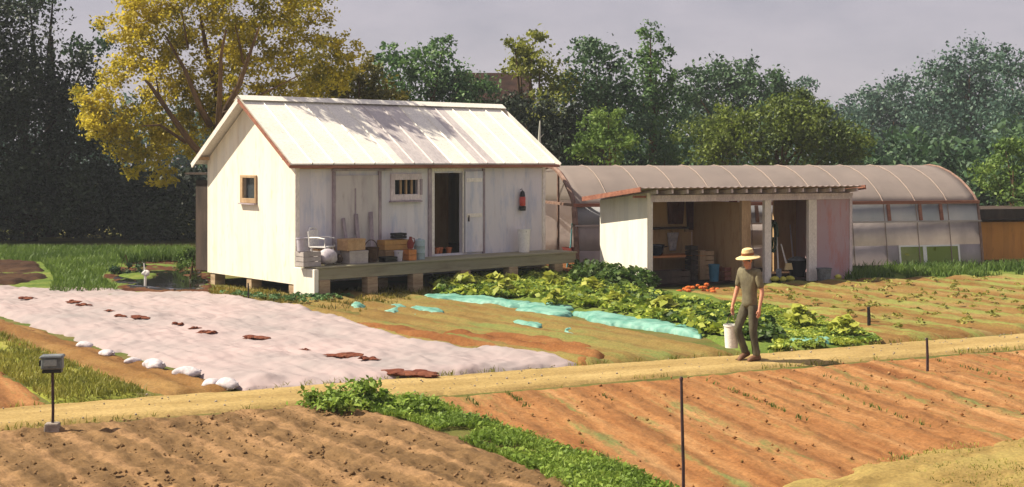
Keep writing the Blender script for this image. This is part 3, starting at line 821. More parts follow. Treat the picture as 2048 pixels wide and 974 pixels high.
for i, (x, y, s, lb) in enumerate([(925, 574, .34, 'pale lime leafy plant at the house end of the crop bed'), (985, 570, .32, 'lime leafy plant below the middle of the porch'), (1022, 566, .26, 'smaller lime plant beside the porch end'),
                                   (1010, 586, .30, 'tall lime plant in the thick of the crop'), (1105, 572, .36, 'broad lime plant in front of the greenhouse end'), (1112, 606, .26, 'round lime plant near the turquoise strips'),
                                   (1180, 582, .3, 'lime plant below the white shed wall'), (1330, 622, .3, 'lime plant between the shed and the walking man'), (1230, 606, .24, 'small lime plant in the dark foliage below the shed'), (1600, 648, .32, 'lime plant right of the walking man'), (1690, 668, .28, 'lime plant beside the short dark stake')]):
    p = gp(x, y + 14)
    r = np.random.default_rng(100 + i); n = 46
    an = r.random(n) * 6.283; rr = s * (.15 + .85 * r.random(n))
    C = np.stack([np.cos(an) * rr, np.sin(an) * rr, .12 + s * 1.25 * (1.1 - .75 * rr / s) * (.6 + .4 * r.random(n))], 1)
    V, F_ = leafcards(C, s * .72, 200 + i, .7, .75)
    e = empty('leafy_plant', (p.x, p.y, 0)); quick('leaves', V, F_, L['lime'], e)
    st = MB()
    for q in range(9): st.tube([(0, 0, 0), (C[q][0] * .5, C[q][1] * .5, C[q][2] * .6), tuple(C[q])], [.015, .012, .006], 5)
    st.build('stems', L['crop'], e)
    tag(e, lb, 'plant', 'lime leafy plants in the crop bed')

ep = []
for i in range(len(path_px) - 1):
    a2, b2 = gp(*path_px[i]), gp(*path_px[i + 1]); n_ = int((b2 - a2).length * 16)
    if a2.y > 14 and i != 9:
        for q in range(n_):
            t_ = random.random(); w_ = a2.lerp(b2, t_); ep.append((w_.x + random.gauss(0, .05), w_.y + random.gauss(0, .07)))
ep = np.array(ep); ep = ep[fbm(ep[:, 0] * 1.2, ep[:, 1] * 1.2, 97) > .0]
tag(blades('path_edge_grass', np.repeat(ep, 4, 0) + rng.normal(size=(len(ep) * 4, 2)) * .03, .075, .012, L['dry'], .02, .8, 12), kind='stuff')

# big weed where the strip meets the path
for i, (x, y, s, n, lb) in enumerate([(690, 812, .62, 1500, 'tall bushy green weed overlapping the path in the foreground'), (770, 812, .42, 700, 'lower green weed clump right of the tall weed on the path'), (850, 828, .36, 500, 'low weed clump in the foreground strip, farthest right'), (725, 800, .46, 1, 'dense rounded weed clump between the tall weed and the lower one'), (655, 806, .38, 1, 'leftmost small weed clump at the path edge')]):
    p = gp(x, y + 10)
    r = np.random.default_rng(300 + i)
    pts = crown_points([((0, 0, s * .45), s * .62), ((-s * .45, 0, s * .3), s * .42), ((s * .5, 0, s * .3), s * .4)], .085, .9, 300 + i)
    pts[:, 2] *= .72; pts[:, 0] *= 1.2; pts = pts[pts[:, 2] > .02]
    V, F_ = leafcards(pts, .085, 310 + i, .5, .55)
    e = empty('weed_clump', (p.x, p.y, 0)); quick('leaves', V, F_, L['strip'], e)
    st = MB()
    for q in range(14):
        c = pts[r.integers(len(pts))]; st.tube([(0, 0, 0), (c[0] * .4, c[1] * .4, c[2] * .6), tuple(c)], [.012, .009, .004], 5)
    st.build('stems', L['grass'], e)
    tag(e, lb, 'weed', 'weed clumps where the strip meets the path')

# ================================================================== HOUSE
HF = Frame(-5.21, 31.2, 40)
HL, HW, HE, HR, HB = 8.0, 4.52, 3.34, 4.80, 0.31        # length, width, eave, ridge, wall bottom
house = empty('white_house', HF.o, HF.yaw)
tag(house, 'white wooden farmhouse on short piers with a pale metal roof and porch', 'house')
DT = .79


def wall_panel(mb, org, ax, nrm, x0, x1, zb, top, holes, th=.12, extra=()):
    """a wall in the plane org + x*ax, with thickness along nrm; holes = (xa, xb, za, zb); top(x) gives its upper edge"""
    org, ax, nrm = Vector(org), Vector(ax), Vector(nrm); up = Vector((0, 0, 1))
    xs = sorted({x0, x1, *extra, *[h[0] for h in holes], *[h[1] for h in holes]})
    P = lambda x, z, d: org + ax * x + up * z + nrm * d
    q = lambda a, b, c, d: mb.add([a, b, c, d], [(0, 1, 2, 3)])
    for xa, xb in zip(xs[:-1], xs[1:]):
        hs = sorted([h for h in holes if h[0] <= xa + 1e-6 and h[1] >= xb - 1e-6], key=lambda h: h[2])
        lo = [(zb, zb)]
        segs = []
        cur = zb
        for h in hs:
            segs.append(((cur, cur), (h[2], h[2]))); cur = h[3]
        segs.append(((cur, cur), (top(xa), top(xb))))
        for (l, t_) in segs:
            if t_[0] - l[0] < 1e-4: continue
            for d in (0, th): q(P(xa, l[0], d), P(xb, l[1], d), P(xb, t_[1], d), P(xa, t_[0], d))
            q(P(xa, l[0], 0), P(xb, l[1], 0), P(xb, l[1], th), P(xa, l[0], th))
            q(P(xa, t_[0], 0), P(xb, t_[1], 0), P(xb, t_[1], th), P(xa, t_[0], th))
    for h in holes:
        for x in h[:2]: q(P(x, h[2], 0), P(x, h[3], 0), P(x, h[3], th), P(x, h[2], th))
    for x in (x0, x1): q(P(x, zb, 0), P(x, top(x), 0), P(x, top(x), th), P(x, zb, th))


dx0, dz1 = HF.hit(868, 346); dx1, _ = HF.hit(924, 346); dz0 = DT + .05
wx0, wz1 = HF.hit(788, 360); wx1, wz0 = HF.hit(834, 388)
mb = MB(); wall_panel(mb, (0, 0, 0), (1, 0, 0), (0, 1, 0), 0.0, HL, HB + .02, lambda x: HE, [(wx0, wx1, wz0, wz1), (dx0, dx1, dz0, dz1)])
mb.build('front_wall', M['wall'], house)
gy0, gz1 = HF.hit_side(512, 356); gy1, gz0 = HF.hit_side(488, 396)
gtop = lambda y: HE + (HR - HE) * (1 - abs(y - HW / 2) / (HW / 2)) - .03
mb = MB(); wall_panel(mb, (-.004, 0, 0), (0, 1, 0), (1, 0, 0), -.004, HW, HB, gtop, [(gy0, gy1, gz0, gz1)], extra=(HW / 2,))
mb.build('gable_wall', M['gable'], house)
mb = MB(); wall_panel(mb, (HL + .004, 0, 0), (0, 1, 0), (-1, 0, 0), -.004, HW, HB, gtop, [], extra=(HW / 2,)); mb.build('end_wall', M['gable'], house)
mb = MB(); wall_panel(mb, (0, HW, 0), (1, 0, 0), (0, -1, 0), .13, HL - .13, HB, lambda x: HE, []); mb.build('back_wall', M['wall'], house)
MB().span((.13, .13, HB + .05), (HL - .13, HW - .13, DT)).build('floor_slab', M['darkwood'], house)
# interior partition keeps the rooms dark
MB().span((dx0 - 1.2, 1.9, DT + .004), (dx1 + 1.0, 1.98, HE - .1)).build('partition', M['brown'], house)
# roof: corrugated sheets on both slopes
ov, rk = .30, .30
rise = (HR - HE) / (HW / 2)


def slope(side):
    mb = MB(); xs = np.array(sorted([-rk + q * .3 + d_ for q in range(29) for d_ in ((0,) + ((-.018, .018) if q % 2 == 0 else ()))])); xs = xs[(xs >= -rk) & (xs <= HL + rk + .001)]; n = len(xs)
    th = .03
    ys = np.linspace(0, 1, 5)
    def pt(i, s, d):
        x = xs[i]
        ridge = HW / 2; eave = -ov if side == 0 else HW + ov
        y = ridge + (eave - ridge) * s
        z = HR + .07 - rise * abs(y - HW / 2) + (.035 if abs(((xs[i] + rk) / .6) % 1) < .01 or abs(((xs[i] + rk) / .6) % 1) > .99 else 0) + d
        return (x, y, z)
    for i in range(n - 1):
        sheet = int((xs[i] + rk) / .78)
        mi = 1 if sheet in (4, 5) and side == 0 and (sheet == 4 or xs[i] % 1 > .2) or sheet in (7,) else 0
        for k in range(4):
            mb.add([pt(i, ys[k], 0), pt(i + 1, ys[k], 0), pt(i + 1, ys[k + 1], 0), pt(i, ys[k + 1], 0)], [(0, 1, 2, 3)], mi)
        mb.add([pt(i, 0, -th), pt(i + 1, 0, -th), pt(i + 1, 1, -th), pt(i, 1, -th)], [(0, 1, 2, 3)], mi)
        mb.add([pt(i, 1, 0), pt(i + 1, 1, 0), pt(i + 1, 1, -th), pt(i, 1, -th)], [(0, 1, 2, 3)], mi)
    return mb


roof = slope(0).build('roof', [M['roof_white'], M['roof_grey']], house)
slope(1).build('rear_roof', [M['roof_white'], M['roof_grey']], house)
c = MB()
for sgn in (-1, 1):
    a0 = Vector((-rk - .02, HW / 2, HR + .135)); 
    c.add([(-rk - .02, HW / 2, HR + .14), (HL + rk + .02, HW / 2, HR + .14), (HL + rk + .02, HW / 2 + sgn * .2, HR + .14 - .2 * rise), (-rk - .02, HW / 2 + sgn * .2, HR + .14 - .2 * rise)], [(0, 1, 2, 3)])
c.build('ridge_cap', M['roof_white'], roof)
ze = HR - rise * (HW / 2 + ov)
MB().span((-rk, -ov + .02, ze - .045), (HL + rk, -ov + .05, ze + .03)).build('fascia', M['redwood'], roof)
MB().span((-rk + .05, -ov + .052, ze + .02), (HL + rk - .05, -.002, ze + .045)).build('soffit', M['trim'], roof)
for nm, mt_, sgn, xx in (('rake_board', 'redwood', -1, -rk - .012), ('rake_board', 'trim', 1, -rk - .012), ('rake_board', 'trim', -1, HL + rk + .012), ('rake_board', 'trim', 1, HL + rk + .012)):
    MB().bar((xx, HW / 2, HR + .005), (xx, HW / 2 + sgn * (HW / 2 + ov), ze + .005), .03, .13 if mt_ == 'trim' else .075).build(nm, M[mt_], roof)
for yy in (0.08, HW - .08, HW / 2):   # purlin ends under the gable overhang
    MB().box((-rk / 2, yy, gtop(yy) - .02), (rk - .03, .09, .09)).build('purlin', M['tanwood'], roof)
# corner boards, top plate, base skirt
MB().span((.115, -.025, HB + .03), (.0, -.002, HE - .14)).build('corner_board', M['trim'], house)
MB().span((HL - .10, -.025, HB + .03), (HL, -.002, HE - .14)).build('corner_board', M['trim'], house)
MB().span((.12, -.022, HE - .26), (HL - .11, -.002, HE - .13)).build('top_plate', M['tanwood'], house)
# windows
w1 = MB()
ww, hh = wx1 - wx0, wz1 - wz0
for (x0, x1, z0, z1) in ((wx0 - .12, wx1 + .12, wz1, wz1 + .16), (wx0 - .12, wx1 + .12, wz0 - .16, wz0), (wx0 - .12, wx0, wz0, wz1), (wx1, wx1 + .06, wz0, wz1)):
    w1.span((x0, -.05, z0), (x1, .06, z1))
wn = w1.build('window', M['shed_trim'], house, .008)
bars = MB()
for k in (.28, .52, .76): bars.span((wx0 + ww * k - .022, -.02, wz0), (wx0 + ww * k + .022, .03, wz1))
bars.build('bars', M['tanwood'], wn)
MB().span((wx0, .07, wz0), (wx1, .08, wz1)).build('pane', M['dark'], wn)
MB().span((wx0 - .16, -.11, wz0 - .2), (wx1 + .1, -.002, wz0 - .165)).build('sill', M['trim_mauve'], wn)
sh = MB(); sh.span((wx1 + .062, -.07, wz0 - .02), (wx1 + .13, -.002, wz1 + .02)); sh.build('shutter', M['trim_mauve'], wn)
w2 = MB()
for (y0, y1, z0, z1) in ((gy0 - .07, gy1 + .13, gz1, gz1 + .07), (gy0 - .07, gy1 + .13, gz0 - .12, gz0), (gy0 - .07, gy0, gz0, gz1), (gy1, gy1 + .13, gz0, gz1)):
    w2.span((-.05, y0, z0), (.06, y1, z1))
wg = w2.build('window', M['tanwood'], house, .008)
MB().span((.06, gy0, gz0), (.07, gy1, gz1)).build('pane', M['glass'], wg)
MB().span((-.1, gy0 - .09, gz0 - .155), (-.003, gy1 + .15, gz0 - .123)).build('sill', M['trim_mauve'], wg)
# door: opening with jamb, leaf folded back on the wall, threshold
jm = MB(); jm.span((dx0 - .09, -.03, dz0), (dx0, .02, dz1 + .05)); jm.span((dx1, -.03, dz0), (dx1 + .05, .02, dz1 + .05)); jm.span((dx0 - .09, -.03, dz1 + .052), (dx1 + .05, .02, dz1 + .12))
jm.build('door_frame', M['trim'], house, .006)
lx1, _ = HF.hit(964, 346)
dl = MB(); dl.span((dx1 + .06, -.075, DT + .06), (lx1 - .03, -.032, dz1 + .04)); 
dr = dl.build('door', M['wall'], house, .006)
hd = MB(); hd.box((dx1 + .16, -.09, 1.75), (.03, .03, .16)); hd.build('handle', M['steel_dark'], dr)
for zb2 in (1.78, 2.72): MB().span((dx1 + .1, -.09, zb2), (lx1 - .06, -.0755, zb2 + .1)).build('batten', M['trim'], dr)
MB().span((lx1, -.05, DT + .01), (lx1 + .07, -.002, HE - .27)).build('post', M['trim_mauve'], house)
# sliding panel left of the window
s0, _ = HF.hit(664, 350); s1, sz = HF.hit(760, 350)
sl = MB().span((s0 + .07, -.05, DT + .03), (s1 - .08, -.003, sz)).build('sliding_door', M['panel'], house)
for f0, f1 in ((s0, s0 + .065), (s1 - .075, s1)): MB().span((f0, -.075, DT + .01), (f1, -.003, sz + .1)).build('jamb', M['trim_mauve'], sl)
MB().span((s0 - .02, -.10, sz + .11), (s1 + .3, -.003, sz + .16)).build('rail', M['trim_mauve'], sl)
hp = MB(); hp.span((s0 + .63, -.07, 1.45), (s0 + .66, -.052, 2.6)); hp.build('stile', M['trim_mauve'], sl)
MB().span((dx0 - .2, -.05, DT + .01), (dx0 - .10, -.003, HE - .27)).build('post', M['trim_mauve'], house)
# porch
pd = MB(); pd.span((0.02, -1.0, DT - .31), (HL + .25, -.962, DT - .045)); porch = pd.build('porch', M['deck'], house, .006)
pb = MB()
for k in range(6): pb.span((-.02, -1.03 + k * .17, DT - .04), (HL + .28, -1.03 + k * .17 + .158, DT))
pb.build('deck_boards', M['deck'], porch, .004)
MB().span((.021, -.96, DT - .30), (.055, -.01, DT - .045)).build('end_panel', M['trim'], porch)
MB().span((-.10, -1.05, .10), (.018, -.10, DT - .05)).build('step_box', M['shed_white'], porch, .01)
pier = []
for (xx, yy) in ((.2, -.9), (1.55, -.9), (2.9, -.9), (4.4, -.9), (6.0, -.9), (7.6, -.9), (.17, .2), (.17, 2.3), (.17, HW - .25), (HL - .2, .2), (HL - .2, HW - .25), (2.6, .2), (5.2, .2)):
    t_ = HB if yy > -.5 else DT - .31
    MB().span((xx - .15, yy - .13, -.1), (xx + .15, yy + .13, t_ - .002)).build('pier', M['pier'], house, .01)
# dark lean-to behind the gable
lt = MB(); lt.span((.25, HW + .02, .3), (2.2, HW + 1.2, 2.75)); lean = lt.build('lean_to', M['darkwood'], house)
MB().bar((.05, HW + .72, 2.93), (2.4, HW + .72, 2.93), 1.5, .05).build('lean_to_roof', M['darkwood'], lean)

# red and black lantern on the wall
t, z = HF.hit(1045, 403, -.1)
ln = empty('lantern', HF.world(t, -.1, z - .2), HF.yaw)
MB().lathe([(.07, .08), (.085, .1), (.085, .31), (.07, .33)], 12).build('globe', M['red'], ln)
MB().lathe([(.02, -.055), (.09, -.05), (.1, .06), (.075, .079)], 12).build('base', M['black'], ln)
MB().lathe([(.072, .331), (.075, .36), (.06, .46), (.02, .5)], 12).build('cap', M['black'], ln)
MB().tube([(0, .09, .52), (0, .03, .55), (0, 0, .5)], .008, 6).build('hook', M['black'], ln)
tag(ln, 'red lantern with black cap and base hanging on the shaded wall', 'lantern')

# ------------------------------------------------------------------ things on the porch
def on_porch(px, y): return HF.hit(px, 500, y)[0]


def crate(name, px0, px1, hpx, y, dep, mat, label, cat, z=DT, rz=0.0, slats=True, group=None):
    x0, x1 = on_porch(px0, y), on_porch(px1, y); k = (HF.world((x0 + x1) / 2, y).y) / FOC
    w, h = x1 - x0, hpx * k
    e = empty(name, HF.world((x0 + x1) / 2, y, z + .003), HF.yaw + rz)
    if slats:
        b = MB(); th = .018; n = max(2, int(h / .11))
        for q in range(n):
            za, zb = h * q / n + .006, h * (q + 1) / n - .008
            b.span((-w / 2, -dep / 2, za), (w / 2, -dep / 2 + th, zb)); b.span((-w / 2, dep / 2 - th, za), (w / 2, dep / 2, zb))
            b.span((-w / 2, -dep / 2 + th, za), (-w / 2 + th, dep / 2 - th, zb)); b.span((w / 2 - th, -dep / 2 + th, za), (w / 2, dep / 2 - th, zb))
        b.build('slatted_sides', mat, e)
        MB().span((-w / 2 + th, -dep / 2 + th, 0.0), (w / 2 - th, dep / 2 - th, .02)).build('bottom', mat, e)
        pc = MB()
        for sx in (-1, 1):
            for sy in (-1, 1): pc.box((sx * (w / 2 - .035), sy * (dep / 2 - .035), h / 2), (.03, .03, h - .01))
        pc.build('corner_posts', mat, e)
    else:
        MB().span((-w / 2, -dep / 2, 0), (w / 2, dep / 2, h * .97)).build('box', mat, e, .008)
        f = MB(); f.span((-w / 2 - .006, -dep / 2 - .006, h * .80), (w / 2 + .006, dep / 2 + .006, h)); f.build('lid', mat, e, .006)
    tag(e, label, cat, group)
    return e


def bucket(name, px, wpx, hpx, y, mat, label, cat='bucket', z=DT, frame=None, handle=True, taper=.8, loc=None, group=None, hmat='steel_dark'):
    fr = frame or HF
    if loc is None:
        x = fr.hit(px, 500, y)[0]; loc = fr.world(x, y, z + .003)
    k = loc.y / FOC; r, h = wpx * k / 2, hpx * k
    e = empty(name, loc, random.uniform(0, 6))
    MB().lathe([(0.0, 0), (r * taper, 0), (r, h), (r * 1.06, h), (r * 1.06, h - .025), (r * .96, h - .03), (r * .93, h - .01), (r * taper * .93, .02), (0, .02)], 24).build('tub', mat, e)
    if handle:
        MB().tube([(r * 1.04 * math.cos(t_), .03, h - .04 - .0 + r * .9 * -math.sin(t_) * .55) for t_ in np.linspace(0, math.pi, 9)], .006, 6).build('handle', M[hmat], e)
    tag(e, label, cat, group)
    return e


crate('crate', 598, 633, 30, -.62, .4, M['grey_box'], 'grey slatted crate at the left end of the porch', 'crate', slats=True)
k0 = HF.world(0.3, -.6).y / FOC
bucket('bucket', 604, 23, 27, -.62, M['lav_plastic'], 'pale bucket standing on the grey slatted crate', z=DT + 30 * k0 + .003)
# white garden chair
e = empty('garden_chair', HF.world(on_porch(642, -.3), -.36, DT + .003), HF.yaw + .5)
sw, sh_ = .46, .42
MB().box((0, 0, sh_), (sw, .44, .035)).build('seat', M['white_plastic'], e, .01)
for sx in (-1, 1):
    for sy in (-1, 1): MB().tube([(sx * .19, sy * .18, sh_ - .02), (sx * .23, sy * .22, 0)], [.022, .018], 8).build('leg', M['white_plastic'], e)
    MB().tube([(sx * .23, -.2, sh_), (sx * .25, -.2, .62), (sx * .24, 0, .65), (sx * .22, .22, .64)], .02, 8).build('armrest', M['white_plastic'], e)
bk = MB(); 
for q in range(5): bk.box((-.17 + q * .085, .235 + .02, .62), (.05, .018, .40))
bk.tube([(-.21, .23, sh_), (-.215, .26, .78), (-.12, .27, .87), (.12, .27, .87), (.215, .26, .78), (.21, .23, sh_)], .02, 8)
bk.build('backrest', M['white_plastic'], e)
tag(e, 'white garden chair with slatted back at the left of the porch', 'chair')
x = on_porch(655, -.68)
e = empty('sack', HF.world(x, -.70, DT + .003), HF.yaw)
MB().lump((0, 0, .19), (.56, .36, .42), 5, 12, .22).build('bag', M['sack'], e); MB().lump((.31, 0, .13), (.16, .22, .24), 6, 8, .2).build('rolled_end', M['darkwood'], e)
tag(e, 'lumpy pale sack with a dark end lying on the porch edge', 'sack')
crate('cardboard_box', 690, 727, 26, -.62, .42, M['grey_box'], 'closed greyish box on the porch between the sack and basket', 'box', slats=False)
crate('cardboard_box', 683, 722, 23, -.6, .4, M['cardboard'], 'tan cardboard box on top of the greyish box', 'box', z=DT + 26 * k0 * 1.03 + .004, rz=.12, slats=False)
crate('wooden_box', 630, 664, 30, -.2, .26, M['cardboard'], 'tan wooden box standing by the wall behind the garden chair', 'box', z=DT + .006, slats=False)
e = empty('basket', HF.world(on_porch(742, -.6), -.6, DT + .003), HF.yaw)
MB().lathe([(0, 0), (.14, 0), (.17, .16), (.19, .34), (.205, .35), (.2, .37), (.175, .36), (.15, .06), (0, .05)], 20).build('body', M['wicker'], e)
MB().tube([(.19 * math.cos(a_), 0, .33 + .22 * math.sin(a_)) for a_ in np.linspace(0, math.pi, 10)], .012, 6).build('handle', M['wicker'], e)
tag(e, 'dark wicker basket with hoop handle on the porch', 'basket')
crate('bench', 763, 822, 20, -.32, .36, M['tanwood'], 'low pale wooden chest under the long ochre crate', 'chest', slats=False)
crate('crate', 762, 812, 20, -.32, .34, M['ochre'], 'long ochre crate resting on the low wooden chest', 'crate', z=DT + 20 * k0 * 1.07 + .006)
crate('crate', 786, 808, 12, -.32, .24, M['black'], 'small black crate on top of the long ochre crate', 'crate', z=DT + 40 * k0 * 1.08 + .012)
crate('tray', 764, 788, 11, -.75, .3, M['black'], 'shallow black tray on the porch edge beside the small bucket', 'tray')
bucket('bucket', 797, 18, 21, -.75, M['lav_plastic'], 'small lilac grey bucket at the porch edge by the black tray')
crate('crate', 812, 827, 22, -.7, .26, M['orange'], 'small orange crate beside the blue grey drum', 'crate')
e = empty('drum', HF.world(on_porch(839, -.6), -.6, DT + .003), 0)
MB().lathe([(0, 0), (.135, 0), (.14, .02), (.14, .16), (.147, .17), (.14, .18), (.14, .33), (.147, .34), (.14, .35), (.14, .48), (.12, .5), (0, .5)], 20).build('body', M['bluegrey'], e)
MB().lathe([(.04, .5), (.04, .53), (0, .53)], 10).build('cap', M['bluegrey'], e)
tag(e, 'blue grey plastic drum with a cap left of the doorway', 'drum')
e = empty('jug', HF.world(on_porch(819, -.66), -.7, DT + 22 * k0 * 1.08 + .01), .4)
MB().lathe([(0, 0), (.07, 0), (.085, .05), (.085, .16), (.04, .24), (.03, .29), (.038, .3), (0, .3)], 14).build('body', M['maroon'], e)
MB().tube([(.03, 0, .27), (.1, 0, .25), (.115, 0, .17), (.085, 0, .1)], .012, 6).build('handle', M['maroon'], e)
tag(e, 'dark red jug on top of the small orange crate', 'jug')
bucket('bucket', 1048, 26, 46, -.35, M['white_plastic'], 'tall pale bucket at the right end of the porch under the lantern')
for i, (px, top_) in enumerate([(700, 436), (722, 428), (748, 424)]):
    t0 = on_porch(px, -.3); z1 = HF.hit(px, top_)[1]
    o = MB().bar((0, 0, 0), (.05 * (i - 1), .19, z1 - DT), .10, .025).build('plank', M['trim_mauve'], bevel=.004)
    o.location = HF.world(t0, -.27, DT + .01); o.rotation_euler.z = HF.yaw
    tag(o, ['shortest mauve plank leaning on the sliding door', 'mauve plank leaning on the door, between a shorter and a taller', 'tallest mauve plank leaning by the sliding door edge'][i], 'plank', 'planks leaning on the sliding door')
# inside the doorway
xd = (dx0 + dx1) / 2
e = empty('cabinet', HF.world(xd - .12, 1.1, DT + .003), HF.yaw)
MB().span((-.3, -.2, 0), (.3, .2, .88)).build('carcass', M['brown'], e, .01); MB().span((-.33, -.24, .882), (.33, .22, .92)).build('top', M['tanwood'], e, .006)
MB().span((-.27, -.22, .05), (.27, -.202, .84)).build('front', M['darkwood'], e)
tag(e, 'brown cabinet with tan top inside the dark doorway', 'cabinet')
for i in range(3):
    o = MB().lathe([(0, 0), (.055, 0), (.08, .15), (.09, .15), (.09, .185), (.07, .185), (.05, .03), (0, .03)], 14).build('clay_pot', M['terracotta'])
    o.location = HF.world(xd - .15 + i * .2, .3 + .12 * (i % 2), DT + .006)
    tag(o, ['clay pot in the doorway, next to the left jamb', 'clay pot in the doorway standing slightly behind two others', 'clay pot in the doorway, nearest the open door'][i], 'pot', 'clay pots in the doorway')

# ================================================================== GREENHOUSE
GF = Frame(1.82, 37.0, 14)
GL, GW = 13.16, 6.0
gh = empty('greenhouse', GF.o, GF.yaw)
tag(gh, 'long hoop greenhouse with cloudy grey film behind the open shed', 'greenhouse')
half = [(0, 0), (.10, .7), (.20, 1.4), (.30, 1.98), (.50, 2.20), (.82, 2.43), (1.25, 2.68), (1.8, 2.90), (2.4, 3.06), (3.0, 3.12)]
prof = half + [(GW - y, z) for y, z in reversed(half[:-1])]


def strip(i0, i1, x0, x1, off=0.0, nx=1):
    mb = MB(); xs = np.linspace(x0, x1, nx + 1); m = i1 - i0 + 1
    vs = [(x, prof[i][0], prof[i][1]) for x in xs for i in range(i0, i1 + 1)]
    return mb.add(vs, [(a * m + k, (a + 1) * m + k, (a + 1) * m + k + 1, a * m + k + 1) for a in range(nx) for k in range(m - 1)], 0, True)


def solid(o, th=.012):
    s = o.modifiers.new('thickness', 'SOLIDIFY'); s.thickness = th; s.offset = 0
    return o


solid(strip(3, 15, 0, GL, nx=40).build('roof_film', M['gh_roof'], gh))
solid(strip(2, 3, 0, GL).build('vent_film', M['gh_vent'], gh))
solid(strip(1, 2, 0, GL).build('side_film', M['gh_side'], gh))
gx0, gx1, gx2 = GF.hit(1800, 520)[0], GF.hit(1852, 520)[0], GF.hit(1922, 520)[0]
solid(strip(0, 1, 0, gx0).build('base_panel', M['gh_base'], gh)); solid(strip(0, 1, gx2, GL).build('base_panel', M['gh_side'], gh))
for a_, b2 in ((gx0, gx1), (gx1, gx2)):
    wf = MB()
    for (xa, xb, f0, f1) in ((a_ + .002, b2 - .002, 0.0, .10), (a_ + .002, b2 - .002, .93, 1.0), (a_ + .002, a_ + .06, .1, .93), (b2 - .06, b2 - .002, .1, .93)):
        P_ = lambda f: (f * .10 - .02, f * .7)
        (ya, za), (yb, zb) = P_(f0), P_(f1)
        wf.add([(xa, ya, za), (xb, ya, za), (xb, yb, zb), (xa, yb, zb), (xa, ya + .05, za), (xb, ya + .05, za), (xb, yb + .05, zb), (xa, yb + .05, zb)], [(0, 1, 2, 3), (7, 6, 5, 4), (0, 4, 5, 1), (3, 2, 6, 7), (1, 5, 6, 2), (0, 3, 7, 4)])
    w_ = wf.build('window', M['white_plastic'], gh)
    MB().add([(a_ + .06, .012, .07), (b2 - .06, .012, .07), (b2 - .06, .092, .65), (a_ + .06, .092, .65)], [(0, 1, 2, 3)]).build('pane', M['gh_glass'], w_)
solid(strip(15, 18, 0, GL).build('rear_film', M['gh_side'], gh))
# end wall at the right
en = MB(); cc = (GL - .02, GW / 2, 0)
en.add([(GL - .02, y, z) for y, z in prof], [tuple(range(len(prof)))]); solid(en.build('end_film', M['gh_side'], gh))
for k in range(13):
    x = GL * k / 12
    edge = k in (0, 12)
    r_ = .075 if k == 0 else (.05 if edge else .015)
    pts = [(min(max(x, .05), GL - .03), y + (0 if edge else (-.02 if y < GW / 2 else .02)), z + (.02 if 0 < z and not edge else 0)) for y, z in prof]
    MB().tube(pts, r_, 6).build('hoop', M['hoop'] if edge or k % 1 else M['seam'], gh)
MB().bar((0, .26, 2.0), (GL, .26, 2.0), .07, .10).build('purlin', M['redwood'], gh)
MB().bar((0.02, .14, 1.42), (GL, .14, 1.42), .03, .05).build('purlin', M['gh_side'], gh)
MB().bar((0, -.05, .04), (gx0, -.05, .04), .05, .16).build('base_rail', M['darkwood'], gh)
for px in (1152, 1240, 1520, 1785, 1848, 1890):
    x = GF.hit(px, 430)[0]
    MB().bar((x, .165, 1.45), (x, .265, 1.94), .10, .06).build('post', M['redwood'] if px > 1600 else M['hoop'], gh)
MB().bar((.05, .3, 2.0), (.05, GW - .3, 2.0), .07, .08).build('tie_beam', M['hoop'], gh)
MB().bar((.05, 2.0, 0), (.05, 2.0, 2.94), .06, .06).build('end_post', M['hoop'], gh)
MB().bar((.06, 3.6, 0), (.06, 3.6, 3.02), .06, .06).build('end_post', M['hoop'], gh)
# brown earth floor and plants inside
o = quick('greenhouse_floor', [tuple(GF.world(.1, .15, .03)), tuple(GF.world(GL - .1, .15, .03)), tuple(GF.world(GL - .1, GW - .15, .03)), tuple(GF.world(.1, GW - .15, .03))], [(0, 1, 2, 3)], soil_red); o['kind'] = 'structure'
P = np.array([tuple(GF.world(random.uniform(gx0 - .6, GL - .3), random.uniform(.3, 1.5)).xy) for _ in range(420)])
r = np.random.default_rng(77); C = np.repeat(P, 10, 0) + r.normal(size=(4200, 2)) * .12
V, F_ = leafcards(np.concatenate([C, (.1 + r.random(4200) * .75)[:, None]], 1), .16, 78, .4)
tag(quick('greenhouse_plants', V, F_, L['lime']), kind='stuff')
o = MB().tube([(0, 0, 0), (.12, .02, .7), (.16, .05, 1.35)], [.03, .028, .022], 8).build('irrigation_pipe', plain('teal_pipe', (.10, .32, .36), .5))
o.location = GF.world(.5, 2.6, .02); tag(o, 'teal pipe standing inside the open end of the greenhouse', 'pipe')
e = empty('wheelbarrow', GF.world(.9, 2.4, .03), .4)
MB().add([(-.4, -.28, .35), (.4, -.25, .30), (.4, .25, .30), (-.4, .28, .35), (-.5, -.36, .62), (.5, -.3, .58), (.5, .3, .58), (-.5, .36, .62)], [(3, 2, 1, 0), (0, 1, 5, 4), (1, 2, 6, 5), (2, 3, 7, 6), (3, 0, 4, 7)]).build('tray', M['maroon'], e)
MB().lathe([(.05, -.03), (.18, -.03), (.18, .03), (.05, .03)], 16, M=Matrix.Rotation(R(90), 4, 'X'), c=(.62, 0, .18)).build('wheel', M['black'], e)
for s_ in (-1, 1):
    MB().tube([(.62, s_ * .06, .18), (.1, s_ * .22, .32), (-.95, s_ * .28, .55)], .02, 6).build('handle', M['tanwood'], e)
    MB().tube([(-.3, s_ * .24, .36), (-.36, s_ * .25, 0)], .018, 6).build('leg', M['steel_dark'], e)
tag(e, 'maroon wheelbarrow in the open end of the greenhouse', 'wheelbarrow')

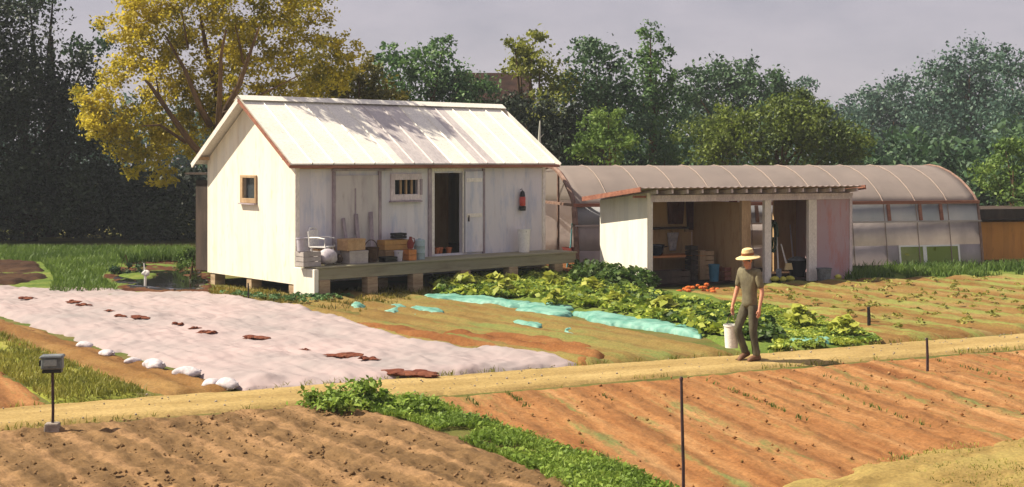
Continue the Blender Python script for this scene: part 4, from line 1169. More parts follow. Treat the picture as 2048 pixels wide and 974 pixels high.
# ================================================================== OPEN SHED
SF = Frame(3.46, 33.25, 25)
SL, SD = 6.6, 2.5
shed = empty('open_shed', SF.o, SF.yaw)
tag(shed, 'open fronted farm shed with a white side wall and flat reddish roof', 'shed')
zf, zb_ = 2.46, 2.20
stop = lambda y: zf - (zf - zb_) * y / SD
mb = MB(); wall_panel(mb, (0, 0, 0), (0, 1, 0), (1, 0, 0), .0, SD, .0, stop, [], .1); mb.build('side_wall', M['shed_white'], shed)
xo = lambda px: SF.hit(px, 480)[0]
x1, x2, x3, x4, x5, x6 = xo(1297), xo(1484), xo(1502), xo(1530), xo(1543), xo(1618)
x7 = xo(1634)
hz = 2.22
MB().span((.102, .0, hz), (SL, .10, zf - .13)).build('header', M['shed_trim'], shed)
for (a_, b2, mt_) in ((.102, .17, 'trim'), (x2, x3, 'tanwood'), (x4, x5, 'trim'), (x6, x7, 'trim'), (SL - .09, SL, 'shed_trim')):
    MB().span((a_, .004, 0), (b2, .12, hz - .002)).build('post', M[mt_], shed, .006)
pn = MB(); pn.span((x7 + .002, .03, .02), (SL - .092, .09, hz - .002)); pn.build('front_panel', M['mauve_wall'], shed)
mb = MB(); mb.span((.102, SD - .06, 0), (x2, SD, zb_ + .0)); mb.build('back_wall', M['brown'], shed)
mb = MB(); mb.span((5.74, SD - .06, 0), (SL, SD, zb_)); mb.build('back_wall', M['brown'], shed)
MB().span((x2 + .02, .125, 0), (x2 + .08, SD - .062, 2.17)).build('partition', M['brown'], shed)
mb = MB(); wall_panel(mb, (SL, 0, 0), (0, 1, 0), (-1, 0, 0), .125, SD - .062, .0, stop, [], .06); mb.build('end_wall', M['mauve_wall'], shed)
# roof: rafters with showing tails, sheet, red fascia on the ends
sl_ = (zf - zb_) / SD
rz_ = lambda y: zf - sl_ * y
for k in range(15):
    x = .1 + (SL - .2) * k / 14
    MB().bar((x, -.32, rz_(-.32) + .0), (x, SD + .1, rz_(SD + .1) + .0), .055, .10).build('rafter', M['shed_trim'], shed)
rf = MB()
xs = np.arange(-.42, SL + .10, .07)
for i in range(len(xs) - 1):
    zz = [.085 + .012 * (1 + math.cos(q * math.pi / 1.5)) for q in (i, i + 1)]
    vs = [(xs[i], -.40, rz_(-.4) + zz[0]), (xs[i + 1], -.40, rz_(-.4) + zz[1]), (xs[i + 1], SD + .2, rz_(SD + .2) + zz[1]), (xs[i], SD + .2, rz_(SD + .2) + zz[0])]
    rf.add(vs + [(a_, b2, c_ - .015) for a_, b2, c_ in vs], [(0, 1, 2, 3), (7, 6, 5, 4), (0, 4, 5, 1), (2, 6, 7, 3), (0, 3, 7, 4), (1, 5, 6, 2)])
rfo = rf.build('roof', rough_mat('reddish_roof_sheet', (.34, .25, .24), (.46, .37, .35), 2, (1, .4, 1), .7, .2), shed)
for xx in (-.44, SL + .10):
    MB().bar((xx, -.42, rz_(-.42) + .055), (xx, SD + .2, rz_(SD + .2) + .055), .03, .12).build('fascia', M['redwood'], rfo)
MB().span((.1, -.02, zf - .128), (SL, -.003, zf - .068)).build('fascia', M['shed_trim'], rfo)
MB().bar((-.38, 0.05, zf - .1), (-.02, .05, zf - .1), .06, .06).build('outrigger', M['redwood'], rfo)
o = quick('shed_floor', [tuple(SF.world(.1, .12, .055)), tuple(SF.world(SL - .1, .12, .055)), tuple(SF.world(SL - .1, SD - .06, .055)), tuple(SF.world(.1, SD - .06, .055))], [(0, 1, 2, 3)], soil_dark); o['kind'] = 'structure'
FL = .06


def sx(px, y): return SF.hit(px, 500, y)[0]


def sz_(px, py, y): return SF.hit(px, py, y)[1]


# inside the left bay
xa, xb = sx(1297, SD - .3), sx(1376, SD - .3)
MB().span((xa + .05, SD - .36, 1.38), (xb, SD - .07, 1.43)).build('shelf', M['darkwood'], shed)
MB().span((xb + .02, SD - .12, 1.28), (x2 - .02, SD - .065, 1.40)).build('rail', M['tanwood'], shed)
e = empty('workbench', SF.world(sx(1345, 1.6), 1.7, FL), SF.yaw)
MB().span((-1.0, -.35, .60), (1.05, .35, .66)).build('top', M['orange'], e, .008)
for a_ in (-.9, .95):
    for b2 in (-.28, .28): MB().box((a_, b2, .3), (.07, .07, .598)).build('leg', M['brown'], e)
MB().span((-.95, -.3, .2), (1.0, .3, .23)).build('shelf', M['redwood'], e)
tag(e, 'long rust coloured workbench inside the left bay of the shed', 'workbench')
e = empty('basin', SF.world(sx(1312, 1.5), 1.55, FL + .665), 0)
MB().lathe([(0, 0), (.17, 0), (.22, .06), (.25, .26), (.27, .27), (.265, .29), (.235, .28), (.2, .07), (0, .03)], 22).build('bowl', plain('navy_enamel', (.012, .018, .035), .25), e)
for s_ in (-1, 1): MB().tube([(s_ * .25, -.05, .22), (s_ * .33, -.04, .24), (s_ * .33, .04, .24), (s_ * .25, .05, .22)], .012, 6).build('handle', M['black'], e)
tag(e, 'dark navy basin on the workbench next to the white wall', 'basin')
o = empty('cloth', SF.world(sx(1348, 2.3), 2.36, 1.02), SF.yaw)
cv = MB(); n_ = 9
for i in range(n_):
    for j in range(n_):
        pass
vs = [((i / 8 - .5) * (.36 - .14 * j / 8), .02 * math.sin(i * 2.2 + j * .4) - .0, -j / 8 * .5 + .25) for j in range(9) for i in range(9)]
cv.add(vs, [(j * 9 + i, j * 9 + i + 1, (j + 1) * 9 + i + 1, (j + 1) * 9 + i) for j in range(8) for i in range(8)], 0, True)
solid(cv.build('fabric', M['sack'], o), .01); MB().tube([(0, .02, .26), (0, .06, .29)], .008, 6).build('peg', M['steel_dark'], o)
tag(o, 'pale rag hanging on the brown wall inside the left bay', 'cloth')
def hang(px0, px1, py0, py1, mat, label, cat='cloth', name='hanging_cloth'):
    y = SD - .12
    a_, b2 = sx(px0, y), sx(px1, y); z1, z0 = sz_(px0, py0, y), sz_(px0, py1, y)
    z1 = min(z1, 2.14)
    e = empty(name, SF.world((a_ + b2) / 2, y, z0), SF.yaw); w_ = b2 - a_; h_ = z1 - z0
    cv = MB()
    vs = [((i / 10 - .5) * w_ * (1 - .12 * j / 8), .022 * math.sin(i * 1.7 + j * .25), h_ - h_ * j / 8) for j in range(9) for i in range(11)]
    cv.add(vs, [(j * 11 + i, j * 11 + i + 1, (j + 1) * 11 + i + 1, (j + 1) * 11 + i) for j in range(8) for i in range(10)], 0, True)
    solid(cv.build('fabric', mat, e), .012); MB().tube([(-w_ / 2, .0, h_ + .005), (w_ / 2, 0, h_ + .005)], .012, 6).build('rod', M['darkwood'], e)
    return tag(e, label, cat, 'cloths hanging inside the shed')
hang(1335, 1368, 398, 448, rough_mat('dull_maroon_cloth', (.07, .025, .02), (.12, .045, .03), 4), 'dull maroon cloth hanging left of the widest dark one')
hang(1372, 1424, 398, 460, rough_mat('dark_maroon_cloth', (.05, .014, .014), (.09, .025, .022), 4), 'wide dark maroon cloth hanging in the middle of the left bay')
hang(1458, 1474, 398, 426, M['maroon'], 'narrow red cloth hanging high beside the bay post')
hang(1456, 1480, 477, 528, M['maroon'], 'red cloth hanging low beside the bay post')
e = empty('gas_bottle', SF.world(sx(1445, 1.3), 1.3, FL), 0)
MB().lathe([(0, .1), (.13, .1), (.16, .14), (.165, .72), (.13, .86), (.05, .92), (0, .92)], 20).build('cylinder', M['lav_plastic'], e)
MB().lathe([(.10, 0), (.13, 0), (.13, .12), (.10, .12)], 16).build('foot_ring', M['metal'], e)
MB().lathe([(.03, .92), (.03, .97), (.09, .97), (.09, 1.04), (.075, 1.04), (.075, .985), (0, .985)], 14).build('valve_guard', M['metal'], e)
tag(e, 'pale grey gas bottle standing in the left bay by the red cloth', 'gas bottle')
bucket('bucket', 1428, 22, 34, .5, M['blue'], 'blue bucket on the floor of the left bay', frame=SF, z=FL)
crate('crate', 0, 1, 1, 0, .3, M['brown'], 'x', 'crate') if False else None
def scrate(name, px0, px1, h, y, dep, mat, label, cat='crate', z=FL):
    a_, b2 = sx(px0, y), sx(px1, y); w = b2 - a_
    e = empty(name, SF.world((a_ + b2) / 2, y, z + .003), SF.yaw)
    b = MB(); th = .018; n = max(2, int(h / .12))
    for q in range(n):
        za, zb2 = h * q / n + .006, h * (q + 1) / n - .01
        b.span((-w / 2, -dep / 2, za), (w / 2, -dep / 2 + th, zb2)); b.span((-w / 2, dep / 2 - th, za), (w / 2, dep / 2, zb2))
        b.span((-w / 2, -dep / 2 + th, za), (-w / 2 + th, dep / 2 - th, zb2)); b.span((w / 2 - th, -dep / 2 + th, za), (w / 2, dep / 2 - th, zb2))
    b.build('slatted_sides', mat, e); MB().span((-w / 2 + th, -dep / 2 + th, 0), (w / 2 - th, dep / 2 - th, .02)).build('bottom', mat, e)
    return tag(e, label, cat)
scrate('crate', 1392, 1420, .78, 1.2, .4, M['tanwood'], 'tall tan slatted crate in the middle of the left bay')
scrate('crate', 1376, 1390, .92, 1.25, .3, M['darkwood'], 'narrow dark crate between the bench and the tall tan crate')
scrate('crate', 1440, 1482, .36, .75, .45, M['redwood'], 'low rust red crate in front of the gas bottle')
scrate('crate', 1300, 1372, .32, .7, .4, M['darkwood'], 'low dark crate on the floor below the navy basin')
# heap of orange vegetables before the shed, each one a thing of its own
rv = random.Random(3)
for i in range(24):
    px, py = rv.uniform(1352, 1438), 584 + rv.uniform(-4, 5)
    p = gp(px, py)
    lay = 1 if 8 <= i < 16 and 1375 < px < 1420 else 0
    rad = rv.uniform(.045, .07)
    e = empty('pumpkin', (p.x, p.y, .03 + lay * .09), rv.uniform(0, 6))
    vs = MB(); nn_ = 16
    pr = [(0, .02), (.6, 0), (.95, .3), (1, .6), (.85, .95), (.4, 1.15), (0, 1.05)]
    pts = []
    for rr, zz in pr:
        for k in range(nn_): pts.append((rr * rad * (1 + .08 * math.cos(8 * 2 * math.pi * k / nn_)) * math.cos(2 * math.pi * k / nn_), rr * rad * (1 + .08 * math.cos(8 * 2 * math.pi * k / nn_)) * math.sin(2 * math.pi * k / nn_), zz * rad * 1.1))
    vs.add(pts, [(a_ * nn_ + k, a_ * nn_ + (k + 1) % nn_, (a_ + 1) * nn_ + (k + 1) % nn_, (a_ + 1) * nn_ + k) for a_ in range(len(pr) - 1) for k in range(nn_)], 0, True)
    vs.build('flesh', M['pumpkin'] if 'pumpkin' in M else M.setdefault('pumpkin', plain('pumpkin_skin', (.56, .13, .025), .5)), e)
    MB().tube([(0, 0, rad * 1.1), (.01, 0, rad * 1.5)], [.012, .009], 6).build('stalk', L['olive'], e)
    tag(e, 'small orange pumpkin in the heap before the shed', 'pumpkin', 'orange pumpkins heaped before the shed')
# right bay: tools and a dark tub
def tool(name, px0, py0, px1, py1, y0, y1, mat, head, label, cat):
    a_ = sx(px0, y0); z0 = max(FL + .01, sz_(px0, py0, y0)); b2 = sx(px1, y1); z1 = sz_(px1, py1, y1)
    e = empty(name, SF.world(a_, y0, z0), SF.yaw)
    d = Vector((b2 - a_, y1 - y0, z1 - z0))
    MB().tube([(0, 0, .0), tuple(d)], [.024, .02], 8).build('shaft', mat, e)
    head(e, d)
    return tag(e, label, cat, 'long handled tools in the right bay')
def h_spade(e, d): MB().add([(-.09, -.01, .24), (.09, -.01, .24), (.085, -.03, .03), (0, -.04, 0), (-.085, -.03, .03), (-.09, .008, .24), (.09, .008, .24), (.085, -.012, .03), (0, -.022, 0), (-.085, -.012, .03)], [(4, 3, 2, 1, 0), (5, 6, 7, 8, 9), (0, 1, 6, 5), (1, 2, 7, 6), (2, 3, 8, 7), (3, 4, 9, 8), (4, 0, 5, 9)]).build('blade', M['metal'], e)
def h_broom(e, d): MB().box((0, -.02, .10), (.26, .06, .18), taper=.7).build('bristles', M['straw'], e)
def h_rake(e, d):
    b = MB().box((0, -.02, .07), (.34, .03, .03))
    for q in range(9): b.box((-.16 + q * .04, -.03, .03), (.008, .01, .06))
    b.build('rake_head', M['metal'], e)
tool('spade', 1557, 555, 1553, 462, .45, .9, M['white_plastic'], h_spade, 'upright pale handled spade beside the left post of the right bay', 'spade')
tool('broom', 1576, 540, 1562, 488, .5, .62, M['white_plastic'], h_broom, 'short leaning pale broom in the right bay', 'broom')
tool('rake', 1588, 535, 1580, 450, 1.5, 2.3, M['lav_plastic'], h_rake, 'tall grey handled rake leaning at the back of the right bay', 'rake')
e = empty('dark_tub', SF.world(sx(1597, .8), .85, FL), 0)
MB().lathe([(0, 0), (.2, 0), (.28, .42), (.3, .42), (.3, .45), (.26, .45), (.18, .04), (0, .04)], 22).build('tub', M['black'], e)
MB().lump((0, 0, .44), (.46, .46, .22), 4, 9, .3).build('contents', M['metal'], e)
tag(e, 'dark tub heaped with grey stuff in the right bay', 'tub')
e = empty('hanging_hose', SF.world(sx(1548, .5), .45, 1.2), SF.yaw)
MB().tube([(.10 * math.cos(a_) , .012 * a_, .42 * math.sin(a_)) for a_ in np.linspace(0, 18.8, 70)], .022, 6).build('coil', plain('dark_green_hose', (.012, .045, .02), .5), e)
MB().box((0, .12, .44), (.05, .25, .05)).build('hook', M['steel_dark'], e)
tag(e, 'coiled dark green hose hanging inside the right bay post', 'hose')
for i, (px, py, w_, mt_, nm, lb, cat) in enumerate([(1648, 560, 30, 'metal', 'paint_can', 'grey can with a white rim before the mauve panel', 'can')]):
    bucket(nm, px, w_, 26, -.35, M[mt_], lb, cat, frame=SF, z=.02)
for i, (px, y, lb) in enumerate([(1550, -.1, 'yellow squash left of the right bay tools'), (1566, -.25, 'yellow squash in front of the right bay'), (1580, -.15, 'yellow squash below the dark tub'), (1676, -.35, 'yellow squash lying before the mauve panel')]):
    x = sx(px, y)
    e = empty('squash', SF.world(x, y, .06), i * 1.3)
    MB().lump((0, 0, .05), (.26, .17, .16), 80 + i, 9, .12).build('flesh', M['squash'] if 'squash' in M else M.setdefault('squash', plain('squash_skin', (.50, .47, .06), .5)), e)
    MB().tube([(.12, 0, .06), (.18, 0, .08)], [.015, .01], 6).build('stalk', L['olive'], e)
    tag(e, lb, 'squash', 'yellow squashes by the right bay')

# ================================================================== FAR SHEDS
RF = Frame(15.5, 43.0, 8)
rs_ = empty('rust_shed', RF.o, RF.yaw)
MB().span((0, 0, 0), (2.35, 2.2, 1.25)).build('wall', M['rust_wall'], rs_)
MB().bar((-.2, 1.1, 1.5), (2.45, 1.1, 1.52), 2.7, .36).build('roof', M['darkwood'], rs_)
MB().tube([(2.2, -.1, 0), (2.18, -.1, 1.3), (2.26, -.1, 1.95)], [.05, .045, .03], 7).build('post', M['darkwood'], rs_)
tag(rs_, 'low rust orange shed with a dark roof beyond the greenhouse', 'shed')
BF = Frame(-2.25, 60, 6)
bn = empty('dark_barn', BF.o, BF.yaw)
MB().span((0, 0, 0), (3.1, 5, 6.1)).build('wall', M['barn'], bn)
rb = MB(); rb.add([(-.25, -.3, 6.05), (3.35, -.3, 6.05), (3.35, 2.5, 7.5), (-.25, 2.5, 7.5), (3.35, 5.3, 6.05), (-.25, 5.3, 6.05)], [(0, 1, 2, 3), (3, 2, 4, 5), (1, 4, 2), (0, 3, 5)]); rb.build('roof', rough_mat('dark_barn_roof', (.022, .014, .012), (.05, .028, .022), 2, spec=.05), bn)
MB().span((1.0, -.03, 5.0), (1.5, -.002, 5.6)).build('window', M['dark'], bn)
tag(bn, 'dark red brown barn half hidden among the trees behind the house', 'barn')

# ================================================================== TREES
shade = [(tuple(HF.world(x, y, z) + sd * t_), r_ * 1.3) for x, y, z, t_, r_ in ((2.0, 2.1, 4.7, 5.6, .45), (2.6, 1.7, 4.4, 5.4, .4), (3.3, 2.1, 4.7, 5.6, .5), (3.9, 1.6, 4.3, 5.5, .45), (4.6, 1.9, 4.5, 5.6, .55), (5.1, 1.3, 4.1, 5.4, .4), (1.5, 2.2, 4.8, 5.6, .35), (2.3, 1.4, 4.2, 5.3, .35), (3.1, 1.2, 4.0, 5.3, .3), (3.7, 2.1, 4.7, 5.7, .5), (4.9, 2.1, 4.7, 5.6, .5))]
yt = tree('yellow_tree', [(300, 70, 60), (385, 30, 62), (480, 30, 60), (560, 55, 62), (618, 110, 45), (255, 128, 46), (330, 175, 56), (425, 120, 52), (520, 150, 58), (590, 185, 48), (215, 228, 46), (275, 268, 56), (350, 300, 42), (455, 200, 46), (322, 352, 28),
                        (660, 150, 36), (420, -40, 80), (540, -40, 80), (310, -30, 70), (620, 20, 50), (400, 230, 40), (180, 200, 36), (230, 60, 40), (690, 90, 30), (500, 90, 50), (350, 110, 50), (440, 260, 44), (490, 225, 40), (550, 200, 40), (640, 190, 40), (380, 180, 44), (300, 320, 30), (250, 330, 24), (680, 130, 30), (200, 250, 34), (240, 290, 34), (220, 170, 34), (290, 220, 40), (330, 260, 36), (270, 30, 44), (380, 250, 36)], 39, L['yellow'],
          'large yellow leaved tree with bare showing limbs behind the house', leaf=.15, trunk=430, dens=.72, grow=1.12, over=shade, seed=1, limbs=False, spread=.9, gap=.6)
lm = MB()
oy = Vector(yt.location)
for pts, r0 in (([(428, 470), (432, 300), (438, 200), (415, 110), (400, 30)], .17), ([(436, 260), (440, 190), (442, 110), (452, 60)], .10), ([(425, 330), (385, 290), (345, 235), (300, 170), (290, 160)], .12), ([(372, 285), (320, 250), (284, 252)], .06), ([(420, 250), (400, 215), (370, 140), (330, 70)], .11), ([(345, 235), (318, 190), (312, 155)], .05),
                ([(440, 240), (478, 170), (495, 120), (518, 55)], .11), ([(488, 135), (480, 90), (470, 50)], .05), ([(376, 95), (368, 50), (362, 20)], .04), ([(440, 230), (520, 190), (600, 150)], .06)):
    r_ = random.Random(int(r0 * 1000))
    P3 = [wp(x, y, 39 + r_.uniform(-.2, .2) - (.9, 1.5, 1.9, 2.0, 2.0)[i] * (r0 < .16)) - oy for i, (x, y) in enumerate(pts)]
    lm.tube(P3, [r0 * (1 - .75 * i / (len(pts) - 1)) for i in range(len(pts))], 8)
lm.build('limbs', M['bark'], yt)

tree('dark_tree', [(30, 60, 70), (40, 160, 85), (110, 240, 80), (20, 290, 90), (130, 340, 80), (60, 400, 90), (180, 400, 60), (150, 160, 45), (185, 270, 45), (-60, 200, 100), (-80, 60, 90), (-40, 400, 90), (10, 450, 50), (120, 440, 50)], 53, L['dark'],
     'tall very dark tree at the left edge of the lawn', leaf=.22, trunk=60, bark='bark_dark', dens=.9, seed=2)
tree('dark_shrub', [(215, 380, 50), (265, 420, 60), (320, 440, 60), (230, 460, 45), (380, 440, 60), (300, 390, 40), (400, 380, 40), (360, 480, 35), (280, 465, 36), (190, 465, 36)], 54, L['dark'],
     'dark thicket between the tall dark tree and the house', 'shrub', leaf=.2, bark='bark_dark', dens=1.0, seed=3)
tree('green_tree', [(60, 5, 40), (190, 80, 30), (-30, -20, 60), (140, 110, 30), (120, -30, 30)], 56, L['deep'], 'thin crowned dark green tree behind the tall dark tree', leaf=.24, dens=.6, trunk=100, bark='bark_dark', seed=4)
tree('olive_tree', [(655, 140, 40), (690, 165, 40), (745, 172, 38), (640, 190, 44), (700, 215, 50), (645, 95, 26), (770, 205, 36), (720, 130, 24)], 47, L['olive'], 'olive yellow tree just right of the big yellow tree', leaf=.2, dens=.8, seed=5)
tree('green_tree', [(800, 150, 40), (865, 130, 44), (915, 160, 40), (775, 105, 24), (840, 190, 50), (900, 205, 50), (770, 180, 34), (885, 95, 26), (950, 190, 40)], 56, L['mid'], 'green tree behind the middle of the house roof', leaf=.24, dens=.8, seed=6)
tree('yellow_green_tree', [(1080, 120, 40), (1110, 165, 38), (1040, 125, 30), (1065, 85, 24), (1090, 210, 44), (1030, 90, 18)], 52, L['ygreen'], 'slim yellow green tree right of the dark barn', leaf=.22, dens=.8, seed=7)
tree('dark_tree', [(1020, 225, 36), (1065, 240, 48), (1110, 275, 50), (1165, 300, 44), (1085, 310, 44), (1140, 240, 30)], 48, L['dark'], 'dark tree rising behind the right end of the house roof', leaf=.2, dens=1.1, seed=8, bark='bark_dark')
tree('green_tree', [(1190, 150, 52), (1235, 195, 50), (1165, 95, 26), (1225, 115, 26), (1180, 210, 44), (1250, 250, 40), (1140, 175, 26)], 54, L['deep'], 'dense deep green tree above the greenhouse left end', leaf=.23, dens=.85, seed=9)
tree('green_shrub', [(1200, 260, 36), (1228, 290, 34), (1180, 295, 30), (1215, 235, 24)], 45, L['bright'], 'bright green shrub right of the dark tree behind the house', 'shrub', leaf=.18, dens=1.0, seed=10)
tree('tall_tree', [(1300, 62, 22), (1310, 100, 26), (1290, 140, 30), (1325, 160, 34), (1285, 200, 44), (1340, 215, 40), (1300, 270, 50), (1350, 285, 40)], 56, L['mid'], 'tallest pointed green tree above the greenhouse', leaf=.23, dens=.8, seed=11)
tree('green_tree', [(1385, 170, 40), (1440, 165, 44), (1490, 150, 36), (1520, 180, 42), (1460, 215, 50), (1400, 225, 44), (1560, 190, 30), (1540, 220, 40)], 68, L['deep'], 'broad misty green tree behind the olive thicket', leaf=.28, dens=.85, seed=12)
tree('olive_shrub', [(1395, 285, 44), (1450, 255, 42), (1500, 280, 56), (1560, 245, 48), (1620, 265, 56), (1590, 210, 30), (1670, 290, 46), (1570, 300, 50), (1440, 305, 40), (1710, 300, 26), (1640, 215, 22)], 50, L['fresh'],
     'wide olive green thicket right behind the greenhouse roof', 'shrub', leaf=.2, dens=.95, seed=13)
tree('far_tree', [(1610, 180, 22), (1650, 225, 26), (1600, 205, 28), (1700, 250, 34)], 92, L['teal'], 'small far blue green tree above the olive thicket', leaf=.34, dens=.8, seed=14)
tree('far_tree', [(1735, 215, 36), (1800, 200, 44), (1760, 250, 56), (1830, 250, 60), (1740, 310, 50), (1820, 320, 60)], 95, L['teal'], 'wide far blue green tree left of the tallest far one', leaf=.34, dens=.95, seed=15)
tree('far_tree', [(1930, 130, 44), (1900, 180, 54), (1960, 190, 56), (1890, 250, 66), (1960, 270, 70), (1900, 330, 70), (1985, 340, 60)], 88, L['teal'], 'tallest far blue green tree above the greenhouse right end', leaf=.34, dens=.95, seed=16)
tree('far_tree', [(2030, 130, 36), (2060, 200, 60), (2040, 280, 60), (2110, 260, 90), (2080, 360, 80), (2010, 400, 50), (2100, 440, 60)], 80, L['teal'], 'far blue green tree at the right edge of the view', leaf=.32, dens=.95, seed=17)
tree('light_shrub', [(2022, 300, 30), (2000, 350, 34), (2034, 370, 36), (2010, 415, 34), (2060, 420, 40), (2045, 460, 30), (2070, 330, 40)], 46, L['bright'], 'light green shrub at the right edge behind the rust shed', 'shrub', leaf=.18, dens=.75, seed=18)
# far wood closing the view: one uncounted mass
r = np.random.default_rng(5)
cl = []
for i in range(46):
    x = -64 + i * 2.9
    for q in range(2): cl.append(((x + r.normal() * .8, 104 + r.normal() * 3, 2.2 + q * 2.6 + r.random()), 2.9))
P = crown_points(cl, .5, .55, 9); P = P[P[:, 2] > 0]
V, F_ = leafcards(P, .5, 10); tag(quick('far_wood', V, F_, L['teal']), kind='stuff')
cl = []
for i in range(26):
    cl.append(((-34 + i * 1.45 + r.normal() * .4, 55 + r.normal(), 1.2 + r.random()), 1.7))
P = crown_points(cl, .28, .7, 19); P = P[P[:, 2] > 0]
V, F_ = leafcards(P, .28, 20); tag(quick('left_undergrowth', V, F_, L['dark']), kind='stuff')
cl = []
for i in range(40):
    cl.append(((-6 + i * 1.0 + r.normal() * .4, 58 + r.normal(), 1.6 + 1.6 * r.random()), 1.9))
P = crown_points(cl, .3, .7, 29); P = P[P[:, 2] > 0]
V, F_ = leafcards(P, .3, 30); tag(quick('undergrowth', V, F_, L['deep']), kind='stuff')

tree('round_bush', [(385, 520, 22), (362, 522, 16), (405, 524, 16)], 38, L['bright'], 'clipped bright green bush against the left side of the house', 'bush', leaf=.09, dens=1.2, seed=31, limbs=False, spread=.4, zmin=.02)
tree('dark_bush', [(345, 568, 14), (385, 570, 17), (408, 574, 14)], 34.5, L['dark'], 'low dark bush in the shade beside the house piers', 'bush', leaf=.09, dens=1.2, seed=32, limbs=False, spread=.4, zmin=.02)
tree('dark_bush', [(228, 545, 14), (255, 540, 16), (285, 538, 12)], 37, L['deep'], 'low dark green bush behind the white rag stake', 'bush', leaf=.09, dens=1.0, seed=33, limbs=False, spread=.4, zmin=.02)

# pale dead pole behind the house
p = wp(1080, 320, 41)
o = MB().tube([(0, 0, 0), (.02, 0, 2), (-.02, 0, 4), (.0, 0, EYE + 85 * 41 / FOC - .1)], [.06, .055, .045, .02], 8)
o.tube([(0, 0, 4.0), (.12, 0, 4.12)], [.02, .008], 6); o.tube([(0, 0, 3.7), (.16, 0, 3.74)], [.02, .01], 6)
o = o.build('bare_pole', M['bark_pale']); o.location = (p.x, p.y, 0)
tag(o, 'thin pale bare pole standing behind the right end of the house', 'pole')

# ================================================================== STAKES, BOX ON A POST
p = gp(1365, 990)
e = empty('stake', (p.x, p.y, 0))
hh_ = EYE - (755 - HY) / FOC * p.y
MB().tube([(.01, 0, -.2), (.008, 0, .3), (-.004, 0, .75), (-.012, 0, hh_)], [.017, .017, .016, .014], 8).build('rod', M['steel_dark'], e)
MB().lathe([(.018, hh_ - .03), (.02, hh_ - .01), (.012, hh_ + .008)], 8, (-.012, 0, 0)).build('tip', M['steel_dark'], e)
tag(e, 'tall thin dark steel stake in the orange soil foreground', 'stake')
for (px, py0, py1, r_, mt_, lb) in ((1855, 676, 748, .022, 'steel_dark', 'dark stake at the lower edge of the path on the right'), (1738, 614, 664, .035, 'black', 'short thick black stake between the crop and the far plot'), (497, 566, 606, .02, 'black', 'small dark stake below the white gable wall')):
    p = gp(px, py1); h_ = EYE - (py0 - HY) / FOC * p.y
    o = MB().tube([(0, 0, -.15), (.0, .0, h_ * .5), (-.01, 0, h_)], [r_, r_, r_ * .85], 8).build('stake', M[mt_]); o.location = p
    tag(o, lb, 'stake')
p = gp(105, 872)
e = empty('control_box', (p.x, p.y, 0), R(8)); k = p.y / FOC
zt_ = EYE - (710 - HY) / FOC * p.y; zbx = EYE - (744 - HY) / FOC * p.y
MB().tube([(0, 0, .05), (.006, 0, .3), (.0, 0, zbx + .02)], [.017, .017, .016], 10).build('post', M['steel_dark'], e)
MB().box((0, 0, .05), (.20, .17, .22), taper=.8).build('footing', M['concrete'], e, .015)
bx = MB().box((0, 0, (zt_ + zbx) / 2 + .01), (.25, .15, zt_ - zbx - .05), taper=.94).build('housing', M['metal'], e, .02)
MB().box((.0, -.005, zt_ - .012), (.275, .19, .03), taper=.9).build('lid', M['metal'], bx, .008)
MB().box((-.01, -.079, (zt_ + zbx) / 2 + .02), (.15, .014, .08)).build('cover_plate', plain('lighter_grey_metal', (.26, .28, .28), .5), bx, .005)
MB().box((-.137, 0, (zt_ + zbx) / 2 + .01), (.025, .08, .07)).build('knob', M['black'], bx, .006)
MB().span((-.11, -.06, zbx - .005), (.11, .06, zbx + .03)).build('underside', M['black'], bx, .004)
tag(e, 'grey metal control box on a thin post with a concrete footing', 'control box')
# stake with a white rag at the pond
p = gp(290, 578); h_ = EYE - (526 - HY) / FOC * p.y
e = empty('marker_stake', (p.x, p.y, 0))
MB().tube([(0, 0, -.1), (.01, 0, .3), (0, 0, h_ * .6), (-.03, 0, h_)], [.03, .032, .026, .015], 8).build('stick', M['white_plastic'], e)
MB().lump((.035, -.01, h_ * .60), (.17, .09, .19), 3, 9, .5).build('rag', M['white_plastic'], e)
tag(e, 'short white stake with a white rag at the dark pond', 'stake')

# ================================================================== THE WALKING MAN
PF = gp(1500, 728)
MR = 212
man = empty('person', (PF.x, PF.y, .055), R(MR)); man.scale = (.93, .92, 1)
tag(man, 'person in straw hat and dark work clothes walking the path with a white bucket', 'person')


def skin(name, verts, edges, radii, mat, sub=2, root=0):
    me = bpy.data.meshes.new(name); me.from_pydata([tuple(v) for v in verts], edges, []); me.update()
    o = bpy.data.objects.new(name, me); COL.objects.link(o)
    s = o.modifiers.new('skin', 'SKIN'); s.use_smooth_shade = True
    for i, rr in enumerate(radii):
        sv = me.skin_vertices[0].data[i]
        sv.radius = rr if hasattr(rr, '__len__') else (rr, rr); sv.use_root = (i == root)
    ss = o.modifiers.new('sub', 'SUBSURF'); ss.levels = ss.render_levels = sub
    dg = bpy.context.evaluated_depsgraph_get()
    m2 = bpy.data.meshes.new_from_object(o.evaluated_get(dg))
    bpy.data.objects.remove(o)
    m2.name = name
    bq = bmesh.new(); bq.from_mesh(m2); bmesh.ops.recalc_face_normals(bq, faces=bq.faces); bq.to_mesh(m2); bq.free()
    m2.materials.clear(); m2.materials.append(mat)
    for p_ in m2.polygons: p_.use_smooth = True
    return m2


